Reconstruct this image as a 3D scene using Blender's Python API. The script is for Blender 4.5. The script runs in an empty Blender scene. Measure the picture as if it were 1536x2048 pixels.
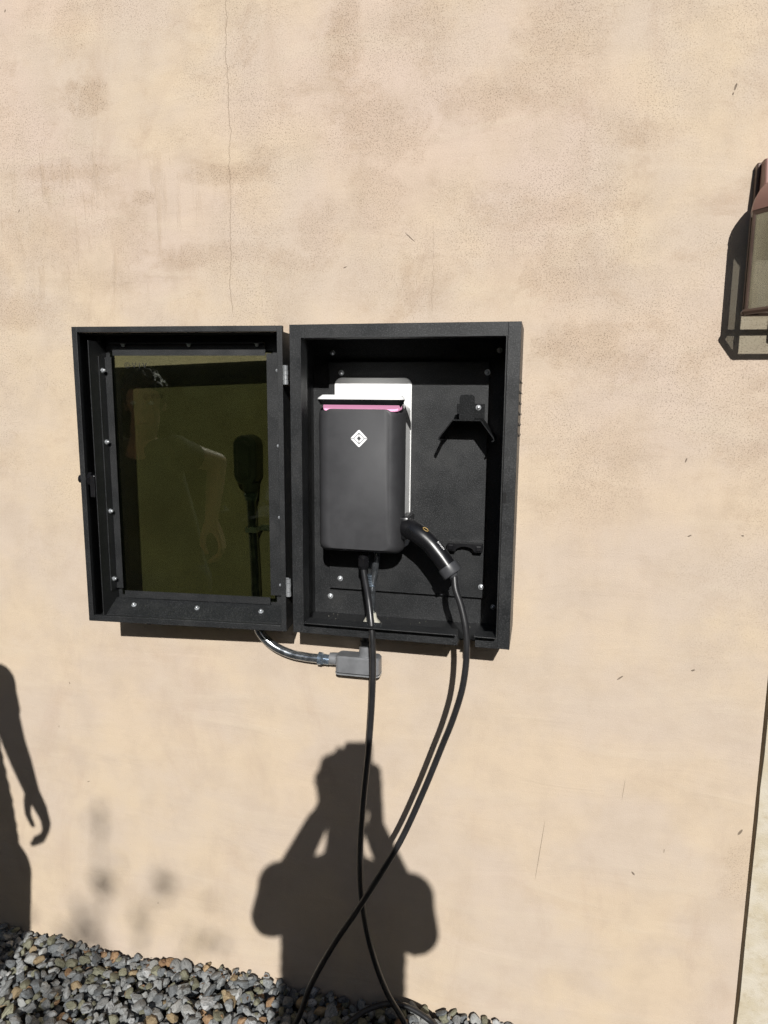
import bpy, bmesh, math, random
import numpy as np
from mathutils import Vector, Matrix

random.seed(7)
SC = bpy.context.scene
COL = SC.collection

# ------------------------------------------------------------------ camera
F_PX = 1415.63
CAM = Vector((0.29924, -1.68074, 1.65181))
RT = Vector((0.976185, 0.216799, 0.00786)).normalized()
FW = Vector((-0.212744, 0.963760, -0.160953)).normalized()
UP = RT.cross(FW).normalized()
cam_data = bpy.data.cameras.new('camera')
cam = bpy.data.objects.new('camera', cam_data)
COL.objects.link(cam)
cam.matrix_world = Matrix(((RT.x, UP.x, -FW.x, CAM.x), (RT.y, UP.y, -FW.y, CAM.y), (RT.z, UP.z, -FW.z, CAM.z), (0, 0, 0, 1)))
cam_data.sensor_fit = 'VERTICAL'
cam_data.sensor_height = 36.0
cam_data.lens = 36.0 * F_PX / 2048.0
cam_data.clip_start = 0.02
cam_data.clip_end = 500
SC.camera = cam

# ------------------------------------------------------------------ sky, sun, exposure
SUN_DIR = Vector((-0.221204, 0.853944, -0.471007)).normalized()      # the way the light travels
world = bpy.data.worlds.new('World')
SC.world = world
world.use_nodes = True
wn = world.node_tree.nodes
sky = wn.new('ShaderNodeTexSky')
sky.sky_type = 'NISHITA'
sky.sun_disc = False
sky.sun_elevation = math.asin(-SUN_DIR.z)
sky.sun_rotation = math.atan2(-SUN_DIR.x, -SUN_DIR.y)
world.node_tree.links.new(sky.outputs[0], wn['Background'].inputs[0])
wn['Background'].inputs[1].default_value = 0.05
sd = bpy.data.lights.new('sun', 'SUN')
sd.energy = 5.0
sd.angle = math.radians(0.53)
sd.color = (1.0, 0.98, 0.945)
sun = bpy.data.objects.new('sun', sd)
COL.objects.link(sun)
sun.rotation_euler = SUN_DIR.to_track_quat('-Z', 'Y').to_euler()
sun.location = (2, -8, 6)
SC.view_settings.view_transform = 'Standard'
SC.view_settings.look = 'None'
SC.view_settings.gamma = 1.0
SC.view_settings.exposure = 0.20
SC.view_settings.use_curve_mapping = False
SC.render.engine = 'CYCLES'
SC.cycles.use_denoising = True
SC.cycles.denoiser = 'OPENIMAGEDENOISE'
SC.cycles.denoising_input_passes = 'RGB_ALBEDO_NORMAL'
SC.cycles.denoising_prefilter = 'NONE'
SC.cycles.adaptive_threshold = 0.02
SC.cycles.max_bounces = 8
SC.cycles.transparent_max_bounces = 12


def ray(px, py):
    return FW + RT * ((px - 768) / F_PX) - UP * ((py - 1024) / F_PX)


def at(px, py, y):
    """the point of the upright plane at depth y that the photograph shows at this pixel"""
    d = ray(px, py)
    return CAM + d * ((y - CAM.y) / d.y)


def atz(px, py, z):
    d = ray(px, py)
    return CAM + d * ((z - CAM.z) / d.z)


def sunward(x, z, y):
    """the point at depth y whose sun shadow falls on the wall at (x, z)"""
    k = y / SUN_DIR.y
    return Vector((x + SUN_DIR.x * k, y, z + SUN_DIR.z * k))


# ------------------------------------------------------------------ materials
class NT:
    def __init__(self, name):
        self.m = bpy.data.materials.new(name)
        self.m.use_nodes = True
        self.t = self.m.node_tree
        self.n = self.t.nodes
        self.bsdf = self.n['Principled BSDF']
        self.out = self.n['Material Output']
        self.tc = self.n.new('ShaderNodeTexCoord')
        self.P = self.tc.outputs['Object']

    def link(self, a, b):
        self.t.links.new(a, b)

    def setv(self, sock, v):
        if hasattr(v, 'is_output') or isinstance(v, bpy.types.NodeSocket):
            self.link(v, sock)
        else:
            sock.default_value = v

    def noise(self, scale, detail=4, rough=0.55, stretch=None, offset=None, dist=0.0, vec=None):
        v = vec or self.P
        if stretch or offset:
            mp = self.n.new('ShaderNodeMapping')
            mp.inputs['Scale'].default_value = stretch or (1, 1, 1)
            mp.inputs['Location'].default_value = offset or (0, 0, 0)
            self.link(v, mp.inputs['Vector'])
            v = mp.outputs[0]
        x = self.n.new('ShaderNodeTexNoise')
        x.inputs['Scale'].default_value = scale
        x.inputs['Detail'].default_value = detail
        x.inputs['Roughness'].default_value = rough
        x.inputs['Distortion'].default_value = dist
        self.link(v, x.inputs['Vector'])
        return x.outputs['Fac']

    def voronoi(self, scale, feature='F1', out='Distance', stretch=None, rnd=1.0):
        v = self.P
        if stretch:
            mp = self.n.new('ShaderNodeMapping')
            mp.inputs['Scale'].default_value = stretch
            self.link(v, mp.inputs['Vector'])
            v = mp.outputs[0]
        x = self.n.new('ShaderNodeTexVoronoi')
        x.feature = feature
        x.inputs['Scale'].default_value = scale
        x.inputs['Randomness'].default_value = rnd
        self.link(v, x.inputs['Vector'])
        return x.outputs[out]

    def math(self, op, a, b=0.0, c=0.0, clamp=False):
        x = self.n.new('ShaderNodeMath')
        x.operation = op
        x.use_clamp = clamp
        self.setv(x.inputs[0], a)
        self.setv(x.inputs[1], b)
        self.setv(x.inputs[2], c)
        return x.outputs[0]

    def ramp(self, a, lo, hi, t0=0.0, t1=1.0, smooth=True):
        x = self.n.new('ShaderNodeMapRange')
        x.interpolation_type = 'SMOOTHSTEP' if smooth else 'LINEAR'
        self.setv(x.inputs[0], a)
        for i, v in enumerate((lo, hi, t0, t1)):
            self.setv(x.inputs[i + 1], v)
        return x.outputs[0]

    def mix(self, f, a, b, blend='MIX'):
        x = self.n.new('ShaderNodeMix')
        x.data_type = 'RGBA'
        x.blend_type = blend
        self.setv(x.inputs[0], f)
        for i, v in ((6, a), (7, b)):
            if isinstance(v, tuple):
                v = (*v, 1.0) if len(v) == 3 else v
            self.setv(x.inputs[i], v)
        return x.outputs[2]

    def bump(self, h, strength, dist, normal=None):
        x = self.n.new('ShaderNodeBump')
        x.inputs['Strength'].default_value = strength
        x.inputs['Distance'].default_value = dist
        self.link(h, x.inputs['Height'])
        if normal is not None:
            self.link(normal, x.inputs['Normal'])
        return x.outputs[0]

    def xyz(self):
        x = self.n.new('ShaderNodeSeparateXYZ')
        self.link(self.P, x.inputs[0])
        return x.outputs

    def finish(self, color, rough=0.5, metal=0.0, normal=None, spec=0.5):
        if isinstance(color, tuple):
            color = (*color, 1.0)
        self.setv(self.bsdf.inputs['Base Color'], color)
        self.setv(self.bsdf.inputs['Roughness'], rough)
        self.setv(self.bsdf.inputs['Metallic'], metal)
        self.bsdf.inputs['Specular IOR Level'].default_value = spec
        if normal is not None:
            self.link(normal, self.bsdf.inputs['Normal'])
        return self.m


def mat_stucco():
    k = NT('trowelled stucco')
    X, Y, Z = k.xyz()
    big = k.noise(1.3, 3, 0.5, stretch=(1, 1, 1.2))
    mid = k.noise(3.4, 5, 0.55, stretch=(1, 1, 1.15), offset=(3.1, 0, 1.7))
    fine = k.noise(11, 6, 0.6, stretch=(1, 1, 0.8), offset=(7, 0, 2))
    cream = (0.500, 0.404, 0.297)
    pink = (0.492, 0.388, 0.326)
    grey = (0.466, 0.387, 0.312)
    c = k.mix(k.ramp(mid, 0.36, 0.62), cream, grey)
    hi = k.ramp(Z, 1.1, 2.3)
    pk = k.math('MULTIPLY', k.ramp(big, 0.42, 0.62), k.math('ADD', k.math('MULTIPLY', hi, 0.50), 0.12))
    c = k.mix(pk, c, pink)
    # brownish worn blotches, more of them high on the wall
    blotch = k.noise(5.2, 9, 0.72, stretch=(1.0, 1, 1.25), offset=(1.3, 0, 5.2), dist=0.4)
    bl = k.math('MULTIPLY', k.ramp(blotch, 0.49, 0.68), k.math('ADD', k.math('MULTIPLY', k.ramp(Z, 0.9, 1.9), 0.38), 0.16))
    c = k.mix(bl, c, (0.352, 0.262, 0.188))
    blotch2 = k.noise(2.1, 7, 0.68, stretch=(1.6, 1, 0.75), offset=(9.3, 0, 2.2), dist=1.2)
    c = k.mix(k.math('MULTIPLY', k.ramp(blotch2, 0.53, 0.70), 0.34), c, (0.385, 0.290, 0.222))
    c = k.mix(k.math('MULTIPLY', k.ramp(fine, 0.42, 0.68), 0.36), c, (0.400, 0.322, 0.248))
    # worn patches where the photograph shows them: soft stains with a ragged outline
    rag = k.math('MULTIPLY', k.math('SUBTRACT', k.noise(22, 8, 0.74, offset=(2, 0, 6), dist=0.5), 0.5), 5.6)
    worn = None
    for (px, py, rx, ry, st) in ((172, 195, 42, 34, .8), (140, 60, 40, 60, .45), (690, 66, 34, 95, .8), (735, 245, 46, 66, .7), (465, 348, 90, 20, .75), (125, 345, 100, 16, .75),
                                 (286, 392, 20, 16, .8), (640, 470, 46, 70, .5), (440, 515, 130, 28, .6), (90, 490, 75, 60, .5), (570, 525, 50, 26, .6), (30, 625, 70, 34, .7),
                                 (840, 40, 60, 60, .6), (1130, 60, 90, 70, .6), (1080, 165, 100, 60, .55), (970, 200, 80, 46, .6), (795, 270, 70, 56, .6), (760, 400, 60, 70, .5),
                                 (1145, 545, 95, 62, .6), (1160, 690, 90, 44, .75), (1220, 900, 90, 46, .35), (1290, 270, 70, 30, .45),
                                 (1150, 420, 60, 30, .45), (1480, 1750, 40, 60, .4),
                                 (260, 470, 40, 60, .5), (200, 560, 80, 30, .4)):
        p = at(px, py, 0)
        q = at(px + rx, py, 0)
        w_ = at(px, py + ry, 0)
        u = k.math('MULTIPLY', k.math('SUBTRACT', X, p.x), 1 / abs(q.x - p.x))
        v = k.math('MULTIPLY', k.math('SUBTRACT', Z, p.z), 1 / abs(w_.z - p.z))
        r = k.math('ADD', k.math('MULTIPLY_ADD', u, u, k.math('MULTIPLY', v, v)), rag)
        mk = k.ramp(r, 1.9, 0.05, 0.0, st)
        worn = mk if worn is None else k.math('MAXIMUM', worn, mk)
    c = k.mix(k.math('MULTIPLY', worn, 0.48), c, (0.345, 0.252, 0.176))
    # slanting trowel sweeps at the upper left
    mp = k.n.new('ShaderNodeMapping')
    mp.inputs['Rotation'].default_value = (0, math.radians(-38), 0)
    mp.inputs['Scale'].default_value = (5.0, 1, 0.9)
    k.link(k.P, mp.inputs['Vector'])
    tr = k.noise(5.5, 5, 0.6, vec=mp.outputs[0], dist=0.35)
    p = at(190, 450, 0)
    u = k.math('MULTIPLY', k.math('SUBTRACT', X, p.x), 1 / .34)
    v = k.math('MULTIPLY', k.math('SUBTRACT', Z, p.z), 1 / .22)
    reg = k.ramp(k.math('ADD', k.math('MULTIPLY_ADD', u, u, k.math('MULTIPLY', v, v)), k.math('MULTIPLY', rag, 0.4)), 1.5, 0.2)
    trm = k.math('MULTIPLY', k.ramp(tr, 0.52, 0.66), reg)
    c = k.mix(k.math('MULTIPLY', trm, 0.32), c, (0.335, 0.250, 0.172))
    sk = k.noise(4, 3, 0.5, stretch=(0.7, 1, 3.0), offset=(14, 0, 3), dist=1.0)
    c = k.mix(k.math('MULTIPLY', k.ramp(sk, 0.58, 0.68), 0.22), c, (0.508, 0.430, 0.336))
    # pits, gathered in patches
    pm = k.noise(2.6, 6, 0.62, offset=(5.5, 0, 0.4))
    pmask = k.math('MULTIPLY', k.ramp(pm, 0.40, 0.62, 0.10, 0.75), k.ramp(Z, 0.75, 1.75, 0.16, 1.0))
    pmask = k.math('MAXIMUM', pmask, k.math('MULTIPLY', worn, 1.25, clamp=True))
    grain = k.noise(330, 2, 0.6)
    pit = k.math('MULTIPLY', k.ramp(grain, 0.58, 0.66), pmask)
    pit2 = k.math('MULTIPLY', k.ramp(k.noise(250, 3, 0.7, offset=(2, 0, 9)), 0.60, 0.68), k.math('MULTIPLY', pmask, 0.9))
    pits = k.math('MAXIMUM', pit, pit2)
    c = k.mix(k.math('MULTIPLY', pits, 0.62), c, (0.19, 0.132, 0.088))
    vs = k.voronoi(26)
    dots = k.math('MULTIPLY', k.ramp(vs, 0.032, 0.012), k.ramp(k.noise(9, 2, 0.5, offset=(1, 0, 1)), 0.5, 0.56))
    c = k.mix(k.math('MULTIPLY', dots, 0.7), c, (0.16, 0.115, 0.075))
    # sand grain everywhere, coarser high on the wall
    sand = k.noise(360, 2, 0.7, offset=(4, 0, 4))
    sam = k.ramp(Z, 0.5, 1.8, 0.45, 1.0)
    c = k.mix(k.math('MULTIPLY', k.ramp(sand, 0.54, 0.70), k.math('MULTIPLY', sam, 0.34)), c, (0.26, 0.185, 0.125))
    c = k.mix(k.math('MULTIPLY', k.ramp(sand, 0.46, 0.32), k.math('MULTIPLY', sam, 0.30)), c, (0.60, 0.51, 0.40))
    # hairline cracks
    def crack(px_pts, width, wob, seed):
        pts = [at(a, b, 0) for a, b in px_pts]
        xm = sum(p.x for p in pts) / len(pts)
        z0, z1 = min(p.z for p in pts), max(p.z for p in pts)
        cx = k.noise(5.0, 8, 0.72, stretch=(0, 0, 1), offset=(seed, 0, seed))
        dx = k.math('SUBTRACT', k.math('SUBTRACT', X, xm), k.math('MULTIPLY', k.math('SUBTRACT', cx, 0.5), wob))
        line = k.ramp(k.math('ABSOLUTE', dx), width, width * 0.35)
        fade = k.ramp(k.noise(17, 2, 0.5, stretch=(0, 0, 1), offset=(0, 0, seed * 3)), 0.30, 0.5)
        m = k.math('MULTIPLY', k.ramp(Z, z0 - 0.02, z0 + 0.03), k.ramp(Z, z1 + 0.02, z1 - 0.03))
        return k.math('MULTIPLY', k.math('MULTIPLY', line, fade), m)
    cr = crack([(455, -60), (462, 340), (455, 640)], 0.0010, 0.055, 2.3)
    cr2 = crack([(866, 450), (868, 640)], 0.0011, 0.05, 6.1)
    cracks = k.math('MAXIMUM', cr, k.math('MULTIPLY', cr2, 0.4))
    c = k.mix(k.math('MULTIPLY', cracks, 0.40), c, (0.20, 0.13, 0.08))
    # single nicks and scratches that the photograph shows
    marks = None
    for (px, py, ang, ln, wd) in ((1471, 174, 74, .0075, .0022), (1466, 188, 74, .003, .0016), (1372, 921, 70, .006, .0017), (1240, 1356, 40, .009, .0018), (1386, 1341, 20, .005, .0022),
                                  (139, 1366, -65, .004, .0012), (118, 1453, 88, .004, .001), (177, 1563, 20, .005, .0009), (316, 1806, 85, .004, .001),
                                  (1485, 1072, 0, .003, .002), (1379, 1072, 30, .005, .0016), (38, 422, 60, .005, .0012), (690, 535, 20, .005, .0013),
                                  (1266, 1747, -50, .006, .0025), (1080, 1700, 84, .090, .0006), (820, 475, -42, .016, .0012), (1328, 1702, 88, .006, .0008),
                                  (10, 22, 70, .004, .0018), (1247, 1580, 85, .030, .0004), (1480, 1665, 60, .01, .003)):
        p = at(px, py, 0)
        a = math.radians(ang)
        u = k.math('ADD', k.math('MULTIPLY', k.math('SUBTRACT', X, p.x), math.cos(a) / ln), k.math('MULTIPLY', k.math('SUBTRACT', Z, p.z), math.sin(a) / ln))
        v = k.math('ADD', k.math('MULTIPLY', k.math('SUBTRACT', X, p.x), -math.sin(a) / wd), k.math('MULTIPLY', k.math('SUBTRACT', Z, p.z), math.cos(a) / wd))
        r = k.math('ADD', k.math('MULTIPLY', u, u), k.math('MULTIPLY', v, v))
        mk = k.ramp(k.math('ADD', r, k.math('MULTIPLY', fine, 0.5)), 1.35, 0.75)
        marks = mk if marks is None else k.math('MAXIMUM', marks, mk)
    c = k.mix(k.math('MULTIPLY', marks, 0.72), c, (0.07, 0.05, 0.035))
    # relief
    h = k.math('ADD', k.math('MULTIPLY', grain, 0.35), k.math('MULTIPLY', fine, 0.6))
    h = k.math('SUBTRACT', h, k.math('MULTIPLY', pits, 0.9))
    h = k.math('SUBTRACT', h, k.math('MULTIPLY', cracks, 1.2))
    h = k.math('SUBTRACT', h, k.math('MULTIPLY', marks, 1.0))
    h = k.math('ADD', h, k.math('MULTIPLY', trm, 0.8))
    h = k.math('ADD', h, k.math('MULTIPLY', sand, 0.35))
    nb = k.bump(h, 0.60, 0.0020)
    wide = k.math('ADD', k.noise(4, 3, 0.5, offset=(0, 0, 4)), k.math('MULTIPLY', sk, 0.4))
    nb = k.bump(wide, 0.25, 0.02, nb)
    return k.finish(c, 0.93, 0, nb, 0.2)


def mat_rough_stone():
    k = NT('rough cast stone')
    a = k.noise(60, 6, 0.7)
    b = k.noise(14, 5, 0.6)
    w = k.noise(120, 3, 0.6, stretch=(1, 1, 1.6), dist=1.5)
    c = k.mix(k.ramp(b, 0.35, 0.65), (0.44, 0.385, 0.285), (0.49, 0.445, 0.365))
    c = k.mix(k.math('MULTIPLY', k.ramp(a, 0.5, 0.72), 0.5), c, (0.33, 0.27, 0.18))
    h = k.math('ADD', k.math('MULTIPLY', a, 0.6), k.math('MULTIPLY', w, 0.5))
    return k.finish(c, 0.95, 0, k.bump(h, 0.5, 0.004), 0.2)


def mat_powder(name='black powder coat', base=0.0095, spark=0.042, rough=0.44, bs=0.30, spec=0.5):
    k = NT(name)
    g = k.noise(430, 2, 0.75)
    w = k.noise(14, 4, 0.6)
    sp = k.ramp(g, 0.50, 0.66)
    c = k.mix(k.math('MULTIPLY', sp, 0.85), (base * 0.92, base, base * 1.06), (spark, spark * 1.02, spark * 1.08))
    c = k.mix(k.math('MULTIPLY', k.ramp(w, 0.52, 0.78), 0.22), c, (0.034, 0.033, 0.031))
    r = k.ramp(w, 0.3, 0.7, rough - 0.06, rough + 0.08)
    return k.finish(c, r, 0, k.bump(g, bs, 0.0010), spec)


def mat_plain(name, color, rough, metal=0.0, grain=0.0, gscale=300, var=0.12, spec=0.5, vscale=25):
    k = NT(name)
    v = k.noise(vscale, 4, 0.6)
    dark = tuple(x * (1 - var) for x in color)
    lite = tuple(min(1, x * (1 + var)) for x in color)
    c = k.mix(k.ramp(v, 0.3, 0.7), dark, lite)
    nb = k.bump(k.noise(gscale, 3, 0.6), grain, 0.0006) if grain else None
    return k.finish(c, k.ramp(v, 0.3, 0.7, max(0.02, rough - 0.05), rough + 0.05), metal, nb, spec)


def mat_film(name, tint, reflect):
    """thin flat glazing: tinted see-through plus a mirror share"""
    k = NT(name)
    tr = k.n.new('ShaderNodeBsdfTransparent')
    gl = k.n.new('ShaderNodeBsdfGlossy')
    gl.inputs['Roughness'].default_value = 0.01
    gl.inputs['Color'].default_value = (0.88, 0.92, 0.84, 1)
    mx = k.n.new('ShaderNodeMixShader')
    lw = k.n.new('ShaderNodeFresnel')
    lw.inputs[0].default_value = 1.45
    f = k.math('ADD', k.math('MULTIPLY', lw.outputs[0], 0.6), reflect, clamp=True)
    smear = k.noise(9, 3, 0.5)
    tint_n = k.mix(k.ramp(smear, 0.3, 0.7), tuple(t * 0.94 for t in tint), tint)
    k.link(tint_n, tr.inputs['Color'])
    k.link(f, mx.inputs[0])
    k.link(tr.outputs[0], mx.inputs[1])
    k.link(gl.outputs[0], mx.inputs[2])
    k.link(mx.outputs[0], k.out.inputs['Surface'])
    return k.m


def mat_stone(i, a, b, speck):
    k = NT('river stone %s' % ('grey slate olive tan rust pale'.split()[i]))
    oi = k.n.new('ShaderNodeAttribute')
    oi.attribute_name = 'tone'
    lc = k.n.new('ShaderNodeAttribute')
    lc.attribute_name = 'stone_space'
    k.P = lc.outputs['Vector']
    inf = k.n.new('ShaderNodeObjectInfo')
    tone = k.math('FRACT', k.math('ADD', oi.outputs['Fac'], inf.outputs['Random']))
    g = k.noise(1.6, 6, 0.7, stretch=(1, 2.2, 1), dist=0.6)
    s = k.noise(7.0, 3, 0.65)
    v = k.noise(0.9, 4, 0.6)
    c = k.mix(k.ramp(v, 0.3, 0.7), a, b)
    c = k.mix(k.math('MULTIPLY', tone, 0.40), c, tuple(x * 0.5 for x in a))
    c = k.mix(k.ramp(tone, 0.15, 0.0, 0.0, 0.45), c, tuple(min(.5, x * 1.9) for x in b))
    c = k.mix(k.math('MULTIPLY', k.ramp(g, 0.48, 0.62), 0.75), c, speck)
    c = k.mix(k.math('MULTIPLY', k.ramp(s, 0.58, 0.68), 0.5), c, tuple(min(.5, x * 1.8) for x in b))
    return k.finish(c, 0.72, 0, k.bump(k.math('ADD', g, k.math('MULTIPLY', s, 0.5)), 0.7, 0.0030), 0.35)


def mat_emit(name, color, base, strength):
    m = mat_plain(name, base, 0.4)
    b = m.node_tree.nodes['Principled BSDF']
    b.inputs['Emission Color'].default_value = (*color, 1)
    b.inputs['Emission Strength'].default_value = strength
    return m


M = dict(
    stucco=mat_stucco(), stone_trim=mat_rough_stone(), powder=mat_powder(),
    powder_fine=mat_powder('black bracket coat', 0.0065, 0.028, 0.62, 0.3, 0.12),
    black_plastic=mat_plain('black moulded plastic', (0.007, 0.007, 0.008), 0.30, grain=0.03, gscale=500),
    soft_black=mat_plain('matt charcoal cover', (0.040, 0.040, 0.0425), 0.52, grain=0.05, gscale=900, var=0.06, spec=0.35, vscale=30),
    rubber=mat_plain('black cable rubber', (0.016, 0.016, 0.017), 0.36, grain=0.12, gscale=260),
    gasket=mat_plain('black foam gasket', (0.006, 0.006, 0.006), 0.9),
    white=mat_plain('white casing', (0.80, 0.80, 0.79), 0.38, var=0.015),
    emblem=mat_plain('white emblem print', (0.82, 0.82, 0.82), 0.4, var=0.01),
    zinc=mat_plain('zinc plated steel', (0.62, 0.64, 0.66), 0.28, 0.72, grain=0.1),
    galv=mat_plain('galvanised tube', (0.40, 0.43, 0.46), 0.22, 0.93, grain=0.15, gscale=160, var=0.3, vscale=60),
    bluezinc=mat_plain('blue zinc fitting', (0.36, 0.44, 0.53), 0.22, 0.85, var=0.25, vscale=90),
    castgrey=mat_plain('grey painted casting', (0.20, 0.205, 0.215), 0.42, 0.35, grain=0.25, gscale=420),
    darkcast=mat_plain('dark painted casting', (0.09, 0.092, 0.095), 0.35, 0.3, grain=0.2, gscale=420),
    sealant=mat_plain('cream sealing foam', (0.50, 0.48, 0.40), 0.9, grain=0.8, gscale=240),
    amber=mat_plain('amber ring print', (0.38, 0.25, 0.08), 0.4),
    bronze=mat_plain('dark bronze paint', (0.075, 0.046, 0.035), 0.42, 0.25, grain=0.1),
    copper=mat_plain('reddish bronze hood', (0.21, 0.115, 0.092), 0.48, 0.15, grain=0.1, var=0.06),
    opal=mat_plain('pale lamp socket', (0.72, 0.70, 0.62), 0.4),
    led=mat_emit('pink status light', (1.0, 0.42, 0.66), (0.75, 0.34, 0.52), 0.62),
    film=mat_film('dark green tinted glazing', (0.450, 0.476, 0.385), 0.026),
    lampglass=mat_film('lantern glass', (0.84, 0.87, 0.84), 0.10),
    print=mat_plain('black print', (0.004, 0.004, 0.003), 0.6),
    soil=mat_plain('dark soil', (0.045, 0.036, 0.026), 0.95, grain=0.6, gscale=90, var=0.3),
    asphalt=mat_plain('worn asphalt', (0.05, 0.05, 0.048), 0.9, grain=0.7, gscale=120, var=0.25, vscale=8),
    concrete=mat_plain('grey concrete', (0.26, 0.25, 0.23), 0.9, grain=0.4, gscale=160),
    leaf=mat_plain('dark green leaf', (0.045, 0.075, 0.022), 0.6, var=0.4, vscale=3),
    dryleaf=mat_plain('dry brown leaf', (0.12, 0.072, 0.042), 0.8, var=0.4, vscale=60),
    bark=mat_plain('brown bark', (0.10, 0.07, 0.05), 0.9, grain=0.8, gscale=60),
    skin=mat_plain('skin', (0.50, 0.31, 0.22), 0.5, var=0.05),
    hair=mat_plain('dark brown hair', (0.02, 0.014, 0.010), 0.5, grain=0.8, gscale=220),
    shirt=mat_plain('charcoal cotton', (0.035, 0.036, 0.042), 0.9, grain=0.5, gscale=500),
    shirt2=mat_plain('olive cotton', (0.060, 0.070, 0.046), 0.9, grain=0.5, gscale=500),
    denim=mat_plain('dark denim', (0.022, 0.030, 0.055), 0.9, grain=0.5, gscale=500),
    shoe=mat_plain('black shoe leather', (0.02, 0.02, 0.02), 0.5),
    eye=mat_plain('eye white', (0.7, 0.7, 0.68), 0.2),
    lip=mat_plain('lip', (0.36, 0.15, 0.13), 0.5),
)
STONE = [mat_stone(0, (0.195, 0.205, 0.206), (0.300, 0.308, 0.302), (0.085, 0.090, 0.090)),
         mat_stone(1, (0.112, 0.122, 0.128), (0.170, 0.180, 0.185), (0.052, 0.058, 0.062)),
         mat_stone(2, (0.155, 0.155, 0.108), (0.21, 0.205, 0.145), (0.09, 0.09, 0.062)),
         mat_stone(3, (0.25, 0.185, 0.105), (0.31, 0.24, 0.145), (0.16, 0.115, 0.068)),
         mat_stone(4, (0.25, 0.150, 0.078), (0.32, 0.21, 0.12), (0.16, 0.09, 0.05)),
         mat_stone(5, (0.26, 0.265, 0.255), (0.34, 0.345, 0.33), (0.17, 0.175, 0.17))]


# ------------------------------------------------------------------ mesh helpers
def box(bm, x0, x1, y0, y1, z0, z1, bev=0.0, seg=2):
    r = bmesh.ops.create_cube(bm, size=1.0)
    vs = r['verts']
    for v in vs:
        v.co = Vector(((x0 + x1) / 2 + v.co.x * (x1 - x0), (y0 + y1) / 2 + v.co.y * (y1 - y0), (z0 + z1) / 2 + v.co.z * (z1 - z0)))
    if bev:
        es = list({e for v in vs for e in v.link_edges})
        bmesh.ops.bevel(bm, geom=es, offset=bev, segments=seg, profile=0.5, affect='EDGES')
    return bm


def loft(bm, rings, cap=True):
    """skin a list of equal-length closed loops of points"""
    vs = [[bm.verts.new(p) for p in r] for r in rings]
    n = len(vs[0])
    for a, b in zip(vs, vs[1:]):
        for i in range(n):
            bm.faces.new((a[i], a[(i + 1) % n], b[(i + 1) % n], b[i]))
    if cap:
        bm.faces.new(vs[0][::-1])
        bm.faces.new(vs[-1])
    bmesh.ops.recalc_face_normals(bm, faces=bm.faces[:])
    return bm


def rrect(x0, x1, z0, z1, r, seg=5):
    pts = []
    for cx, cz, a0 in ((x1 - r, z1 - r, 0), (x0 + r, z1 - r, 90), (x0 + r, z0 + r, 180), (x1 - r, z0 + r, 270)):
        for i in range(seg + 1):
            a = math.radians(a0 + 90.0 * i / seg)
            pts.append((cx + r * math.cos(a), cz + r * math.sin(a)))
    return pts


def rsec_y(secs, seg=6):
    return [[Vector((a, y, b)) for a, b in rrect(x0, x1, z0, z1, r, seg)] for (y, x0, x1, z0, z1, r) in secs]


def rsec_z(secs, seg=6):
    return [[Vector((a, b, z)) for a, b in rrect(x0, x1, y0, y1, r, seg)] for (z, x0, x1, y0, y1, r) in secs]


def prism(bm, pts, d):
    """a polygon of 3-D points pushed along d"""
    d = Vector(d)
    return loft(bm, [[Vector(p) for p in pts], [Vector(p) + d for p in pts]])


def cyl(bm, p0, p1, r0, r1=None, n=20):
    p0, p1 = Vector(p0), Vector(p1)
    r1 = r0 if r1 is None else r1
    d = (p1 - p0).normalized()
    a = d.orthogonal().normalized()
    b = d.cross(a)
    ring = lambda p, r: [p + (a * math.cos(t) + b * math.sin(t)) * r for t in [2 * math.pi * i / n for i in range(n)]]
    return loft(bm, [ring(p0, r0), ring(p1, r1)])


def spline(pts, per=10):
    P = [Vector(p) for p in pts]
    P = [P[0] * 2 - P[1]] + P + [P[-1] * 2 - P[-2]]
    out = []
    for i in range(1, len(P) - 2):
        p0, p1, p2, p3 = P[i - 1:i + 3]
        # centripetal Catmull-Rom
        t0 = 0.0
        t1 = t0 + max(1e-6, (p1 - p0).length) ** 0.5
        t2 = t1 + max(1e-6, (p2 - p1).length) ** 0.5
        t3 = t2 + max(1e-6, (p3 - p2).length) ** 0.5
        for j in range(per):
            t = t1 + (t2 - t1) * j / per
            A1 = p0 * ((t1 - t) / (t1 - t0)) + p1 * ((t - t0) / (t1 - t0))
            A2 = p1 * ((t2 - t) / (t2 - t1)) + p2 * ((t - t1) / (t2 - t1))
            A3 = p2 * ((t3 - t) / (t3 - t2)) + p3 * ((t - t2) / (t3 - t2))
            B1 = A1 * ((t2 - t) / (t2 - t0)) + A2 * ((t - t0) / (t2 - t0))
            B2 = A2 * ((t3 - t) / (t3 - t1)) + A3 * ((t - t1) / (t3 - t1))
            out.append(B1 * ((t2 - t) / (t2 - t1)) + B2 * ((t - t1) / (t2 - t1)))
    out.append(P[-2])
    return out


def tube(bm, path, rad, n=14):
    path = [Vector(p) for p in path]
    rads = rad if isinstance(rad, (list, tuple)) else [rad] * len(path)
    rings = []
    a = None
    for i, p in enumerate(path):
        d = (path[min(i + 1, len(path) - 1)] - path[max(i - 1, 0)]).normalized()
        a = d.orthogonal().normalized() if a is None else (a - d * a.dot(d)).normalized()
        b = d.cross(a)
        rings.append([p + (a * math.cos(t) + b * math.sin(t)) * rads[i] for t in [2 * math.pi * j / n for j in range(n)]])
    return loft(bm, rings)


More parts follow.
